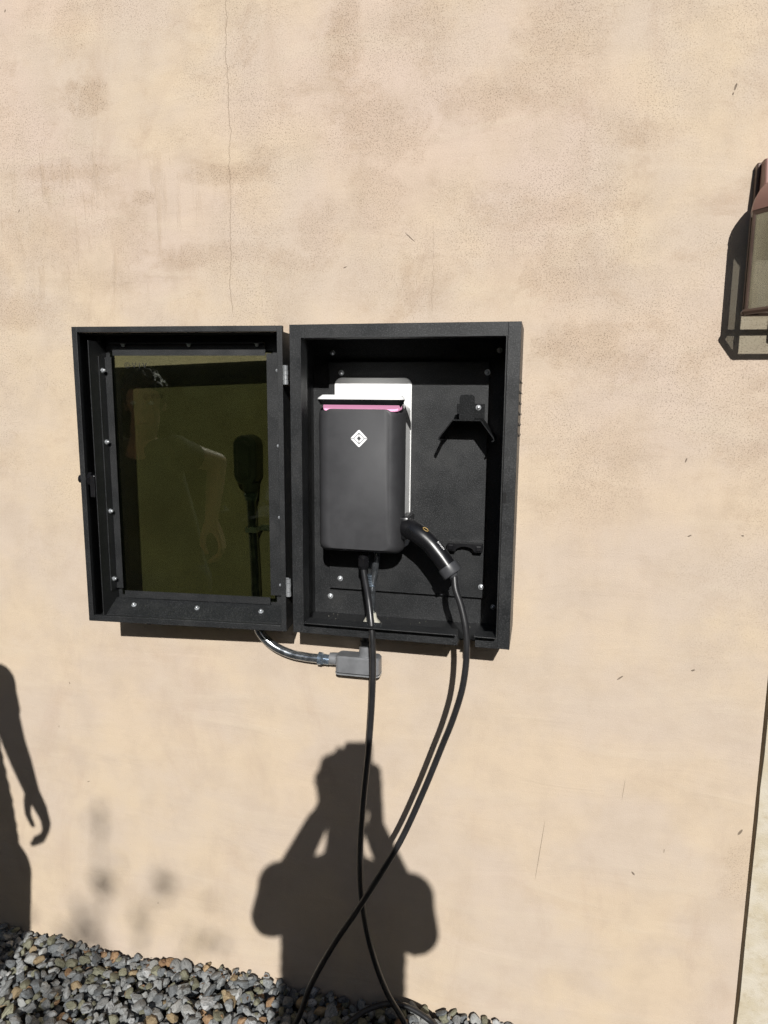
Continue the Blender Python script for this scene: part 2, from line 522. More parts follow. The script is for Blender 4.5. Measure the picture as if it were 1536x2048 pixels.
def ball(bm, c, r, sub=2, scale=(1, 1, 1), rot=None):
    g = bmesh.ops.create_icosphere(bm, subdivisions=sub, radius=1.0)
    for v in g['verts']:
        q = Vector((v.co.x * r * scale[0], v.co.y * r * scale[1], v.co.z * r * scale[2]))
        if rot is not None:
            q = rot @ q
        v.co = Vector(c) + q
    return bm


def nb():
    return bmesh.new()


def obj(name, bm, m, parent=None, smooth=False, base=None, label=None, kind=None, loc=None):
    """link a bmesh as one object; a child's vertices are given in world space and moved to its thing's base"""
    me = bpy.data.meshes.new(name)
    bm.to_mesh(me)
    bm.free()
    return link(name, me, m, parent, smooth, base, label, kind, loc)


def link(name, me, m, parent=None, smooth=False, base=None, label=None, kind=None, loc=None):
    if base is None and parent is not None and not parent.get('own_space'):
        base = parent.matrix_world.translation if parent.parent is None else Vector(parent['base'])
    if base is not None:
        me.transform(Matrix.Translation(-Vector(base)))
    o = bpy.data.objects.new(name, me)
    COL.objects.link(o)
    for x in (m if isinstance(m, (list, tuple)) else [m]):
        me.materials.append(x)
    if smooth:
        for p in me.polygons:
            p.use_smooth = True
        if smooth != 'all':
            me.set_sharp_from_angle(angle=math.radians(smooth if isinstance(smooth, (int, float)) and smooth > 1 else 40))
    if parent is not None:
        o.parent = parent
        o['base'] = tuple(base) if base is not None else (0, 0, 0)
        if parent.get('own_space'):
            o['own_space'] = 1
    if loc is not None:
        o.location = loc
    if label:
        o['label'] = label
    if kind:
        o['kind'] = kind
    return o


def thing(name, label, cat, loc=(0, 0, 0), group=None):
    o = bpy.data.objects.new(name, None)
    COL.objects.link(o)
    o.location = loc
    o.empty_display_size = 0.1
    o['label'] = label
    o['category'] = cat
    if group:
        o['group'] = group
    bpy.context.view_layer.update()
    return o


def tag(o, label, cat, group=None):
    o['label'] = label
    o['category'] = cat
    if group:
        o['group'] = group
    return o


def text_mesh(body, size, extrude=0.0002):
    cu = bpy.data.curves.new('lettering', 'FONT')
    cu.body = body
    cu.size = size
    cu.extrude = extrude
    cu.align_x = 'CENTER'
    cu.align_y = 'CENTER'
    t = bpy.data.objects.new('lettering', cu)
    COL.objects.link(t)
    dg = bpy.context.evaluated_depsgraph_get()
    dg.update()
    me = bpy.data.meshes.new_from_object(t.evaluated_get(dg))
    bpy.data.objects.remove(t)
    bpy.data.curves.remove(cu)
    return me


def remesh(bm, voxel, smooth=4):
    me = bpy.data.meshes.new('shape')
    bm.to_mesh(me)
    bm.free()
    o = bpy.data.objects.new('shape', me)
    COL.objects.link(o)
    r = o.modifiers.new('r', 'REMESH')
    r.mode = 'VOXEL'
    r.voxel_size = voxel
    if smooth:
        s = o.modifiers.new('s', 'SMOOTH')
        s.iterations = smooth
        s.factor = 0.5
    dg = bpy.context.evaluated_depsgraph_get()
    dg.update()
    out = bpy.data.meshes.new_from_object(o.evaluated_get(dg))
    bpy.data.objects.remove(o)
    return out


# ------------------------------------------------------------------ ground
bm = nb()
box(bm, -150, 150, -150, 150, -0.30, -0.075)
o = obj('ground', bm, M['soil'], kind='structure')
bm = nb()
box(bm, -60, 60, -120, -0.82, -0.073, 0.0)
o = obj('driveway', bm, M['asphalt'], kind='structure')
bm = nb()
box(bm, -9, 0.99, -0.815, -0.72, -0.07, 0.03, 0.008)
o = obj('kerb', bm, M['concrete'], kind='structure', smooth=True)

# ------------------------------------------------------------------ walls
JX = 0.8245
bm = nb()
box(bm, -7, JX, 0.0, 0.3, -0.20, 4.6)
w = obj('stucco_wall', bm, M['stucco'])
tag(w, 'beige trowelled stucco wall with hairline crack and worn patches behind the black box', 'wall')
bm = nb()
# the pilaster's edge is a little ragged
n = 60
loftL = []
rnd = random.Random(3)
for i in range(n + 1):
    z = -0.2 + 4.8 * i / n
    j = rnd.uniform(-0.0008, 0.0022)
    loftL.append([Vector((JX + 0.0062 + j, -0.004 - rnd.uniform(0, .0015), z)), Vector((JX + 0.0062 + j, 0.3, z)), Vector((3.2, 0.3, z)), Vector((3.2, -0.004, z))])
loft(bm, loftL)
w = obj('stone_pilaster', bm, M['stone_trim'])
tag(w, 'pale rough stone pilaster at the lower right, past the dark joint', 'pilaster')

# ------------------------------------------------------------------ gravel
rng = np.random.default_rng(11)
soil = nb()
box(soil, -2.6, 0.82, -0.718, -0.002, -0.073, -0.045)
gravel = obj('gravel_bed', soil, M['soil'], kind='structure')


def pebble_mesh(name, seed, sub):
    r = random.Random(seed)
    b = bmesh.new()
    bmesh.ops.create_icosphere(b, subdivisions=sub, radius=1.0)
    planes = []
    for _ in range(r.randint(8, 13)):
        d = Vector((r.gauss(0, 1), r.gauss(0, 1), r.gauss(0, 1))).normalized()
        planes.append((d, r.uniform(0.50, 0.84)))
    off = Vector((r.uniform(-9, 9), r.uniform(-9, 9), r.uniform(-9, 9)))
    from mathutils import noise as mn
    for v in b.verts:
        p = v.co.copy()
        for d, h in planes:
            e = p.dot(d) - h
            if e > 0:
                p -= d * e * 0.96
        p *= 1.0 + 0.12 * mn.noise(p * 1.7 + off) + 0.05 * mn.noise(p * 4 + off)
        v.co = p
    me = bpy.data.meshes.new(name)
    b.to_mesh(me)
    b.free()
    at_ = me.attributes.new('stone_space', 'FLOAT_VECTOR', 'POINT')
    for i_, vt_ in enumerate(me.vertices):
        at_.data[i_].vector = vt_.co + off
    tn_ = me.attributes.new('tone', 'FLOAT', 'POINT')
    for p in me.polygons:
        p.use_smooth = True
    me.set_sharp_from_angle(angle=math.radians(27))
    return me


NVAR = 18
protos = [pebble_mesh('stone', 100 + i, 2) for i in range(NVAR)]
proto_lo = [pebble_mesh('loose_stone', 100 + i, 1) for i in range(NVAR)]
# drop stones one by one on a height field so that they lie on each other
CELL = 0.004
GX0, GX1, GY0, GY1 = -1.75, 0.80, -0.70, 0.0
nx, ny = int((GX1 - GX0) / CELL), int((GY1 - GY0) / CELL)
hf = np.full((nx, ny), -0.045)
own = np.full((nx, ny), -1)
stones = []
N_DROP = 5800
for i in range(N_DROP):
    s = float(np.clip(rng.lognormal(math.log(0.0146), 0.33), 0.0075, 0.026))
    if i > N_DROP * 0.75:
        s *= 0.92
    sx, sy, sz = s * rng.uniform(0.95, 1.35), s * rng.uniform(0.75, 1.05), s * rng.uniform(0.5, 0.85)
    if rng.random() < 0.6:
        # favour the strip by the wall, the part that is seen
        x, y = rng.uniform(-1.45, 0.45), -abs(rng.normal(0, 0.20))
    else:
        x, y = rng.uniform(GX0, GX1), rng.uniform(GY0, GY1)
    R = (sx + sy) / 2
    if y > -R * 0.9:
        y = -R * rng.uniform(0.9, 1.3)
    if y < GY0 + R or x < GX0 + R or x > GX1 - R:
        continue
    ix, iy, ir = int((x - GX0) / CELL), int((y - GY0) / CELL), max(1, int(R * 0.8 / CELL))
    xs, xe, ys, ye = max(0, ix - ir), min(nx, ix + ir + 1), max(0, iy - ir), min(ny, iy + ir + 1)
    sub = hf[xs:xe, ys:ye]
    gx, gy = np.meshgrid(np.arange(xs, xe) - ix, np.arange(ys, ye) - iy, indexing='ij')
    rr = (gx * gx + gy * gy) * CELL * CELL / (R * 0.8) ** 2
    inside = rr < 1
    if not inside.any():
        continue
    base = np.percentile(sub[inside], 55)
    top = base + 2 * sz * 0.86
    if top > 0.012 + 0.010 * math.sin(x * 9.0) + 0.004:
        continue
    newh = base + sz * 0.86 + sz * np.sqrt(np.clip(1 - rr, 0, 1))
    upd = inside & (newh > sub)
    sub[upd] = newh[upd]
    own[xs:xe, ys:ye][upd] = len(stones)
    stones.append((x, y, base + sz * 0.86, sx, sy, sz, rng.uniform(0, 6.283), rng.normal(0, 0.35), rng.normal(0, 0.35), int(rng.integers(NVAR)),
                   int(rng.choice(6, p=[0.40, 0.23, 0.18, 0.06, 0.03, 0.10]))))
# how much of each stone shows in the photograph's frame
ci = np.arange(nx) * CELL + GX0
cj = np.arange(ny) * CELL + GY0
CX, CY = np.meshgrid(ci, cj, indexing='ij')
dx, dy, dz = CX - CAM.x, CY - CAM.y, hf - CAM.z
dep = dx * FW.x + dy * FW.y + dz * FW.z
u = 768 + F_PX * (dx * RT.x + dy * RT.y + dz * RT.z) / dep
v = 1024 - F_PX * (dx * UP.x + dy * UP.y + dz * UP.z) / dep
vis = (u > -10) & (v < 2060) & (own >= 0)
cnt = np.bincount(own[vis], minlength=len(stones))
pick = set(int(i) for i in np.argsort(-cnt)[:300] if cnt[i] > 2)
rest = bmesh.new()
pv, pf, pm, pl, pt = [], [], [], [], []
for i, (x, y, z, sx, sy, sz, rz, rx, ry, var, mi) in enumerate(stones):
    rot = Matrix.Rotation(rz, 3, 'Z') @ Matrix.Rotation(rx, 3, 'X') @ Matrix.Rotation(ry, 3, 'Y')
    if i in pick:
        key = (var, mi)
        me = bpy.data.meshes.get('stone_%d_%d' % key)
        if me is None:
            me = protos[var].copy()
            me.name = 'stone_%d_%d' % key
            me.materials.append(STONE[mi])
        so = bpy.data.objects.new('stone', me)
        COL.objects.link(so)
        so.location = (x, y, z)
        so.rotation_euler = rot.to_euler()
        so.scale = (sx, sy, sz)
        so.parent = gravel
    else:
        if own.size and cnt[i] == 0 and z < -0.03 and rng.random() < 0.5:
            continue
        src = proto_lo[var]
        b0 = len(pv)
        for vt in src.vertices:
            q = rot @ Vector((vt.co.x * sx, vt.co.y * sy, vt.co.z * sz))
            pv.append((q.x + x, q.y + y, q.z + z))
            pl.extend((vt.co.x + var * 3.1, vt.co.y + i * .37, vt.co.z))
        pt.extend([rng.random()] * len(src.vertices))
        for p in src.polygons:
            pf.append(tuple(b0 + a for a in p.vertices))
            pm.append(mi)
rest.free()
me = bpy.data.meshes.new('loose_stones')
me.from_pydata(pv, [], pf)
for s in STONE:
    me.materials.append(s)
me.polygons.foreach_set('material_index', pm)
me.attributes.new('stone_space', 'FLOAT_VECTOR', 'POINT').data.foreach_set('vector', pl)
me.attributes.new('tone', 'FLOAT', 'POINT').data.foreach_set('value', pt)
me.polygons.foreach_set('use_smooth', [True] * len(pm))
me.update()
me.set_sharp_from_angle(angle=math.radians(30))
ls = bpy.data.objects.new('loose_stones', me)
COL.objects.link(ls)
ls.parent = gravel
ls['kind'] = 'stuff'
# dry leaf bits and twigs where the gravel meets the wall
b = nb()
r = random.Random(5)


def height_at(x, y):
    i = min(nx - 1, max(0, int((x - GX0) / CELL)))
    j = min(ny - 1, max(0, int((y - GY0) / CELL)))
    return float(hf[i, j])


for i in range(46):
    px = r.choice([r.uniform(170, 330), r.uniform(60, 540), r.uniform(300, 560)])
    q = atz(px, 1850 + (px) * 0.202 + r.uniform(0, 60), 0.0)
    x, y = q.x, min(q.y, -0.006)
    z = height_at(x, y) + 0.003
    a = r.uniform(0, 6.28)
    L, W = r.uniform(0.006, 0.020), r.uniform(0.0016, 0.005)
    d = Vector((math.cos(a), math.sin(a), r.uniform(-0.3, 0.5))).normalized()
    s = d.cross(Vector((0, 0, 1))).normalized()
    up = s.cross(d)
    vs = [b.verts.new(Vector((x, y, z)) + d * t * L + s * e * W + up * hgt * L) for t, e, hgt in ((-.5, 0, 0), (-.1, 1, .12), (.5, 0, .05), (-.1, -1, .12))]
    b.faces.new(vs)
lf = obj('leaf_litter', b, M['dryleaf'], gravel, kind='stuff', base=(0, 0, 0))

# ------------------------------------------------------------------ metal enclosure
YF, ZB, ZT, XL, XR = -0.1703, 1.1050, 1.8055, -0.250, 0.250
T = 0.0025
NX0, NX1 = 0.1358, 0.1745        # cable notch
EN = thing('metal_enclosure', 'black powder coated metal box on the stucco wall, its glazed door swung open', 'electrical box', (0, 0, ZB))
b = nb()
box(b, XL, XL + T, YF + T, -0.0002, ZB, ZT)
box(b, XR - T, XR, YF + T, -0.0002, ZB, ZT)
box(b, XL + T, XR - T, YF + T, -0.0002, ZT - T, ZT)
box(b, XL + T, XR - T, -0.130, -0.0002, ZB, ZB + T)
box(b, XL + T, NX0, YF + T, -0.130, ZB, ZB + T)
box(b, NX1, XR - T, YF + T, -0.130, ZB, ZB + T)
obj('box_shell', b, M['powder'], EN)
b = nb()
yl_ = YF - 0.030
fl = (at(599, 672, yl_).x + at(605.6, 1246, yl_).x) / 2
fr = (at(1013.5, 671.7, yl_).x + at(994.6, 1280, yl_).x) / 2
ft = (at(599, 672, yl_).z + at(1013.5, 671.7, yl_).z) / 2
fb = (at(605.6, 1246, yl_).z + at(994.6, 1280, yl_).z) / 2
box(b, XL, fl, YF, YF + T, ZB, ZT, 0.0007)
box(b, fr, XR, YF, YF + T, ZB, ZT, 0.0007)
box(b, fl, fr, YF, YF + T, ft, ZT, 0.0007)
box(b, fl, NX0, YF, YF + T, ZB, fb, 0.0007)
box(b, NX1, fr, YF, YF + T, ZB, fb, 0.0007)
obj('front_frame', b, M['powder'], EN)
b = nb()       # raised return lip round the opening
L = 0.0022
LP = 0.030
box(b, fl, fl + L, YF - LP, YF + 0.012, fb, ft, 0.0005)
box(b, fr - L, fr, YF - LP, YF + 0.012, fb, ft, 0.0005)
box(b, fl + L, fr - L, YF - LP, YF + 0.012, ft - L, ft, 0.0005)
box(b, fl + L, NX0, YF - LP, YF + 0.012, fb, fb + L, 0.0005)
box(b, NX1, fr - L, YF - LP, YF + 0.012, fb, fb + L, 0.0005)
obj('opening_lip', b, M['powder'], EN)
b = nb()
box(b, XL + T + 0.0003, XR - T - 0.0003, -0.012, -0.009, ZB + T + 0.0003, ZT - T - 0.0003)
obj('back_panel', b, M['powder'], EN)
b = nb()
box(b, -0.2035, 0.1772, -0.028, -0.0255, 1.1772, 1.732, 0.0008)
for x, z in ((-.17, 1.2), (.168, 1.2), (-.17, 1.71), (.168, 1.71)):
    box(b, x - .012, x + .012, -0.0255, -0.0123, z - .012, z + .012)
obj('mounting_plate', b, M['powder'], EN)


def bolt_bm(p, d, r=0.0046, h=0.006):
    b = nb()
    p, d = Vector(p), Vector(d).normalized()
    cyl(b, p, p + d * 0.0012, r * 1.45, n=20)
    cyl(b, p + d * 0.0012, p + d * (h * 0.62), r, n=6)
    rot = d.to_track_quat('Z', 'Y').to_matrix()
    ball(b, p + d * (h * 0.62), r * 0.92, 2, (1, 1, 0.62), rot)
    return b


for q in ((665, 705.5), (999.5, 700.6), (661, 1191.6), (985.8, 1214)):
    p = at(*q, -0.0125)
    obj('bolt', bolt_bm((p.x, -0.0121, p.z), (0, -1, 0)), M['zinc'], EN, smooth=True)
for q in ((682.7, 745.5), (975, 744.6), (680.5, 1156.7), (962, 1173.7)):
    p = at(*q, -0.0285)
    obj('bolt', bolt_bm((p.x, -0.0281, p.z), (0, -1, 0)), M['zinc'], EN, smooth=True)
# louvres pressed into the right side, and their hollows seen inside the left side
for i in range(6):
    z = 1.690 - i * 0.0223
    b = nb()
    for yy in (-0.15,):
        prism(b, [(XR + .0001, -0.155, z), (XR + 0.0040, -0.150, z - 0.007), (XR + 0.0040, -0.150, z - 0.0085), (XR + .0001, -0.155, z - 0.0085)], (0, 0.075, 0))
    obj('louvre', b, M['powder'], EN)
for i in range(6):
    z = 1.690 - i * 0.0223
    b = nb()
    prism(b, [(XL + T + .0001, -0.150, z), (XL + T + 0.004, -0.146, z - 0.006), (XL + T + 0.004, -0.146, z - 0.0085), (XL + T + .0001, -0.150, z - 0.0085)], (0, 0.075, 0))
    obj('louvre', b, M['powder'], EN)
b = nb()
p = at(1009, 995, YF)
box(b, p.x - .0036, p.x + .0036, YF - 0.0006, YF + 0.0003, 1.4305, 1.4530)
obj('latch_slot', b, M['gasket'], EN)
b = nb()
p = at(978, 1048, -0.10)
box(b, XR - T - 0.004, XR - T - 0.0001, -0.053, -0.041, 1.352, 1.378, 0.0006)
obj('striker_plate', b, M['castgrey'], EN)
# sealed conduit stub that comes up through the floor of the box
b = nb()
sx, sy = -0.0860, -0.066
tube(b, [(sx, sy, ZB + T + 0.001), (sx + .001, sy, 1.20), (sx + .008, sy - .004, 1.24), (sx + .013, sy - .008, 1.275), (sx + .014, sy - .010, 1.300)], 0.0085, 16)
st = obj('conduit_stub', b, M['galv'], EN, smooth='all')
b = nb()
for z in (1.2, 1.206, 1.212, 1.218, 1.224):
    cyl(b, (sx - .001, sy, z), (sx - .001, sy, z + .004), 0.0105, n=18)
obj('coupling', b, M['bluezinc'], st, smooth=True)
b = nb()
rr = random.Random(9)
rings = []
for z, rad in ((ZB + T + .0003, .0200), (ZB + T + .004, .0185), (ZB + T + .009, .0155), (ZB + T + .015, .0135), (ZB + T + .021, .0120), (ZB + T + .0255, .0100)):
    rings.append([Vector((sx + rad * (1 + rr.uniform(-.13, .13)) * math.cos(t), sy + rad * (1 + rr.uniform(-.13, .13)) * math.sin(t), z + rr.uniform(-.0008, .0008))) for t in [2 * math.pi * i / 22 for i in range(22)]])
loft(b, rings)
obj('foam_seal', b, M['sealant'], st, smooth=60)
# crumbs on the floor of the box
b = nb()
for i in range(30):
    x, y = rr.uniform(-.21, .20), rr.uniform(-.155, -.02)
    if NX0 - .004 < x < NX1 + .004 and y < -0.125:
        continue
    ball(b, (x, y, ZB + T + .0008), rr.uniform(.0004, .0011), 0, (1, 1, .7))
obj('crumbs', b, M['sealant'], EN, kind='stuff')

# cable hook on the plate
b = nb()
yb, yf = -0.0283, -0.112
hx, hz = 0.137, 1.6015
prof = [(-.031, 0.0), (.031, 0.0), (.060, -.038), (.061, -.043), (.056, -.0455)]
t_ = 0.0026


def bent(b, pts, y0, y1, th):
    """a strip of sheet metal bent along pts (x, z), th thick, from y0 to y1"""
    n_ = len(pts)
    nrm = []
    for i in range(n_):
        a = Vector((*pts[max(0, i - 1)], 0))
        c = Vector((*pts[min(n_ - 1, i + 1)], 0))
        d = (c - a).normalized()
        nrm.append(Vector((-d.y, d.x)))
    outer = [(p[0] + n.x * th / 2, p[1] + n.y * th / 2) for p, n in zip(pts, nrm)]
    inner = [(p[0] - n.x * th / 2, p[1] - n.y * th / 2) for p, n in zip(pts, nrm)]
    rings = [[Vector((o_[0], y0, o_[1])), Vector((o_[0], y1, o_[1])), Vector((i_[0], y1, i_[1])), Vector((i_[0], y0, i_[1]))] for o_, i_ in zip(outer, inner)]
    loft(b, rings)


full = [(-.056, -.0455), (-.061, -.043), (-.060, -.038), (-.031, 0), (.031, 0), (.060, -.038), (.061, -.043), (.056, -.0455)]
bent(b, [(hx + x, hz + z) for x, z in full], yb - .0005, yf, t_)
hook = obj('cable_hook', b, M['powder_fine'], EN)
b = nb()
tp = []
for a in range(0, 181, 15):
    ca, sa = math.cos(math.radians(a)), math.sin(math.radians(a))
    tp.append((hx + .0165 * math.copysign(abs(ca) ** .5, ca), 1.6455 + .0120 * sa ** .5 if sa > 0 else 1.6455))
tp = [(hx + .0165, hz + .0014)] + tp + [(hx - .0165, hz + .0014)]
prism(b, [(x, yf, z) for x, z in tp], (0, .0026, 0))
obj('hook_tongue', b, M['powder_fine'], hook)
b = nb()
box(b, hx - .031, hx + .0325, yb - .0025, yb, hz + .0018, 1.637, 0.0006)
obj('back_tab', b, M['powder_fine'], hook)
p = at(957, 815, -0.031)
obj('bolt', bolt_bm((p.x, yb - .0026, p.z), (0, -1, 0), 0.0042), M['zinc'], hook, smooth=True)

# cable clip below
b = nb()
p = at(929, 1096, -0.055)
cx, cz = p.x, p.z
pts = [(cx - .041, cz - .008), (cx - .041, cz + .009), (cx + .041, cz + .009), (cx + .041, cz - .010), (cx + .024, cz - .010)]
for a in range(0, 181, 12):
    pts.append((cx + .022 * math.cos(math.radians(a)), cz - .010 + .0125 * math.sin(math.radians(a))))
pts.append((cx - .024, cz - .010))
prism(b, [(x, -.052, z) for x, z in pts], (0, .0235, 0))
clip = obj('cable_clip', b, M['black_plastic'], EN)
b = nb()
box(b, cx - .038, cx - .027, -.056, -.052, cz - .006, cz + .006, .0012)
obj('clip_pad', b, M['black_plastic'], clip)
b = nb()
box(b, cx + .027, cx + .038, -.056, -.052, cz - .007, cz + .005, .0012)
obj('clip_pad', b, M['black_plastic'], clip)

# ------------------------------------------------------------------ the open door (its own space: x runs left from the hinge, y towards the wall)
DA = math.radians(4.332)
DH = Vector((XL - 0.0166, YF, 0))
W, Z0, Z1 = 0.4979, 1.1045, 1.8040
GY = 0.068                       # glass
b = nb()
RL, RI = 0.0125, 0.0125           # rim width
# rim
box(b, -W, -W + RL, 0, 0.012, Z0, Z1, .0007)
box(b, -RI, 0, 0, 0.012, Z0, Z1, .0007)
box(b, -W + RL, -RI, 0, 0.012, Z1 - 0.0125, Z1, .0007)
box(b, -W + RL, -RI, 0, 0.012, Z0, Z0 + 0.0145, .0007)
# side walls behind the rim, set in a little
D1 = 0.0765
s = 0.0125
box(b, -W + .0005, -W + .003, 0.0121, D1, Z0 + .001, Z1 - s)
box(b, -.003, -.0005, 0.0121, D1, Z0 + .001, Z1 - s)
box(b, -W + .003, -.003, 0.0121, D1, Z1 - s - .003, Z1 - s)
box(b, -W + .003, -.003, 0.0121, D1, Z0 + .001, Z0 + .0035)
# outer skin with the window cut out
gx0, gx1, gz0, gz1 = -0.4385, -0.0500, 1.1600, 1.7500
box(b, -W + .0005, gx0, D1, D1 + .0025, Z0 + .001, Z1 - s)
box(b, gx1, -.0005, D1, D1 + .0025, Z0 + .001, Z1 - s)
box(b, gx0, gx1, D1, D1 + .0025, gz1, Z1 - s)
box(b, gx0, gx1, D1, D1 + .0025, Z0 + .001, gz0)
door = obj('door', b, M['powder'], None, label='door swung open flat beside the box, holding a dark green glass')
door.parent = EN
door.location = DH - Vector((0, 0, ZB))
door.rotation_euler = (0, 0, DA)
door['own_space'] = 1


def dpart(name, b, m, smooth=False, label=None, kind=None):
    return obj(name, b, m, door, smooth, None, label, kind)


# inner wall on the latch side and the sloping sill
b = nb()
box(b, -0.4605, -0.4585, 0.001, D1 - .001, Z0 + .0148, Z1 - .030)
dpart('inner_wall', b, M['powder'])
b = nb()
prism(b, [(-0.4580, 0.0125, 1.1205), (-0.4580, GY - .0035, 1.1470), (-0.4580, GY - .0035, 1.1440), (-0.4580, 0.0125, 1.1175)], (0.4450, 0, 0))
dpart('sill', b, M['powder'])
b = nb()
box(b, -0.4848, -0.4610, 0.050, D1 - .001, Z0 + .004, Z1 - s - .0035)
dpart('gasket', b, M['gasket'])
# angle strips that hold the glass
TH = 0.002
b = nb()
box(b, -0.4583, -0.4563, 0.038, GY - .003, 1.172, 1.7395)
box(b, -0.4583, -0.4400, GY - .003, GY - .001, 1.172, 1.7395)
dpart('angle_strip', b, M['powder'])
b = nb()
box(b, -0.0180, -0.0160, 0.038, GY - .003, 1.172, 1.7480)
box(b, -0.0570, -0.0160, GY - .003, GY - .001, 1.172, 1.7480)
dpart('angle_strip', b, M['powder'])
b = nb()
box(b, -0.4360, -0.0600, GY - .003, GY - .001, 1.7430, 1.7700)
box(b, -0.4360, -0.0600, 0.050, GY - .003, 1.7700, 1.7722)
dpart('angle_strip', b, M['powder'])
b = nb()
box(b, -0.4360, -0.0585, GY - .003, GY - .001, 1.1480, 1.1660)
dpart('angle_strip', b, M['powder'])
b = nb()
box(b, gx0 - .006, gx1 + .006, GY, GY + .004, gz0 - .004, gz1 + .004)
dpart('glass', b, M['film'], label='dark green tinted glass')
me = text_mesh('©·V·I·V', 0.0190, 0.0002)
me.transform(Matrix.Translation((-0.3800, GY - .0006, 1.7195)) @ Matrix.Rotation(math.pi / 2, 4, 'X'))
link('lettering', me, M['print'], door)


def dl(px, py, yl):
    """a point of the door's own space at depth yl seen at this pixel"""
    R = Matrix.Rotation(-DA, 3, 'Z')
    c = R @ (CAM - DH)
    d = R @ ray(px, py)
    return c + d * ((yl - c.y) / d.y)


for py in (741, 884, 1022, 1157):
    p = dl(203 + (py - 741) * 0.053, py, 0.0515)
    dpart('bolt', bolt_bm((-0.4562, 0.0515, p.z), (1, 0, 0), .0043, .0085), M['zinc'], smooth=True)
for py in (741, 892, 1035, 1170):
    p = dl(556 + (py - 741) * 0.016, py, 0.035)
    dpart('bolt', bolt_bm((-0.0172, 0.035, p.z), (-1, 0, 0), .0036, .012), M['zinc'], smooth=True)
for q in ((268, 1206), (394, 1213), (522, 1219)):
    p = dl(*q, 0.043)
    dpart('bolt', bolt_bm((p.x, 0.043, 1.1360), (0, -.43, .9), .0043, .008), M['zinc'], smooth=True)
for q in ((243, 687), (375, 687), (512, 684)):
    p = dl(*q, 0.052)
    dpart('bolt', bolt_bm((p.x, 0.058, 1.7698), (0, 0, -1), .0043, .008), M['zinc'], smooth=True)
# cam latch on the left edge
b = nb()
cyl(b, (-W - .0105, 0.016, 1.452), (-W - .0005, 0.016, 1.452), 0.0098, n=20)
cyl(b, (-W + .003, 0.020, 1.452), (-0.470, 0.020, 1.452), 0.0085, n=20)
lt = dpart('cam_latch', b, M['black_plastic'], smooth=True)
b = nb()
cyl(b, (-0.4845, 0.018, 1.452), (-0.4765, 0.018, 1.452), 0.0170, n=6)
dpart('latch_nut', b, M['black_plastic'], smooth=True)
b = nb()
box(b, -0.4764, -0.4640, 0.002, 0.032, 1.410, 1.462, .0015)
dpart('latch_cam', b, M['black_plastic'])
dpart('bolt', bolt_bm((-0.4640, 0.014, 1.452), (1, 0, 0), .0032, .005), M['castgrey'], smooth=True)
dpart('bolt', bolt_bm((-0.4640, 0.020, 1.418), (1, 0, 0), .0028, .004), M['castgrey'], smooth=True)
for zc in (1.6975, 1.2135):
    b = nb()
    for i in range(4):
        a0 = zc - .021 + i * .0105
        cyl(b, (0.0078, -0.0045, a0), (0.0078, -0.0045, a0 + .0097), 0.0060 if i % 2 == 0 else .0054, n=18)
    box(b, 0.0002, 0.0068, 0.0012, 0.0030, zc - .021, zc + .021)
    dpart('hinge', b, M['zinc'], smooth=True)

# ------------------------------------------------------------------ charger
CH = thing('ev_charger', 'charcoal and white wall charger with pink light strip and diamond emblem, inside the black box', 'charger', (-.09, -.0285, 1.30))
b = nb()
loft(b, rsec_y([(-.0283, -.188, -.0010, 1.292, 1.6955, .018), (-.0310, -.188, -.0010, 1.292, 1.6955, .018), (-.0318, -.1872, -.0018, 1.2928, 1.6947, .0175)]))
obj('back_plate', b, M['white'], CH, smooth=30)
b = nb()
loft(b, rsec_y([(-.0319, -.186, -.0024, 1.302, 1.6365, .018), (-.106, -.188, -.0024, 1.302, 1.6365, .018)]))
obj('housing', b, M['white'], CH, smooth=30)
b = nb()
secs = []
for i in range(13):
    a = math.radians(90 * i / 12)
    ins = .031 * (1 - math.cos(a)) ** 1.15
    sn = math.sin(a)
    secs.append((-.1050 - .0675 * sn, -.1960 + ins * 1.12, .0005 - ins * .80, 1.2955 + .0165 * sn * sn, 1.6310 - .0070 * sn * sn, .016))
loft(b, rsec_y(secs, 8))
obj('front_cover', b, M['soft_black'], CH, smooth=35)
b = nb()
loft(b, rsec_y([(-.1300, -.174, -.004, 1.6195, 1.6380, .008), (-.1680, -.174, -.004, 1.6195, 1.6380, .008), (-.1700, -.172, -.006, 1.6205, 1.6370, .008)]))
obj('led_strip', b, M['led'], CH, smooth=35)
b = nb()
loft(b, rsec_z([(1.6200, -.1740, .0000, -.150, -.0325, .016), (1.6330, -.1800, .0060, -.166, -.0325, .018), (1.6335, -.1820, .0080, -.1860, -.0325, .020), (1.6430, -.1868, .0125, -.1900, -.0325, .022), (1.6452, -.1868, .0125, -.1900, -.0325, .022)]))


def taper(b_):
    # the hood narrows towards the back
    for v_ in b_.verts:
        t_v = max(0.0, (v_.co.y + .186) / .154)
        v_.co.x = -.087 + (v_.co.x + .087) * (1 - .30 * t_v)


taper(b)
hd = obj('hood', b, M['black_plastic'], CH, smooth=25)
b = nb()
loft(b, rsec_z([(1.6454, -.1868, .0128, -.1898, -.0325, .020), (1.6475, -.1868, .0128, -.1898, -.0325, .020), (1.6548, -.1785, .0060, -.1830, -.0325, .018)]))
taper(b)
obj('hood_top', b, M['white'], CH, smooth=25)
b = nb()       # raised black strip that paints the shade down the right side under the hood
prism(b, [(-0.0023, -.1100, 1.6330), (-0.0023, -.1055, 1.6020), (-0.0023, -.0330, 1.5750), (-0.0023, -.0330, 1.5930)], (0.0012, 0, 0))
obj('side_shade_strip', b, M['black_plastic'], CH)
# emblem
b = nb()
p = at(718, 877, -.1726)
ex, ez, S = p.x, p.z, 0.0195


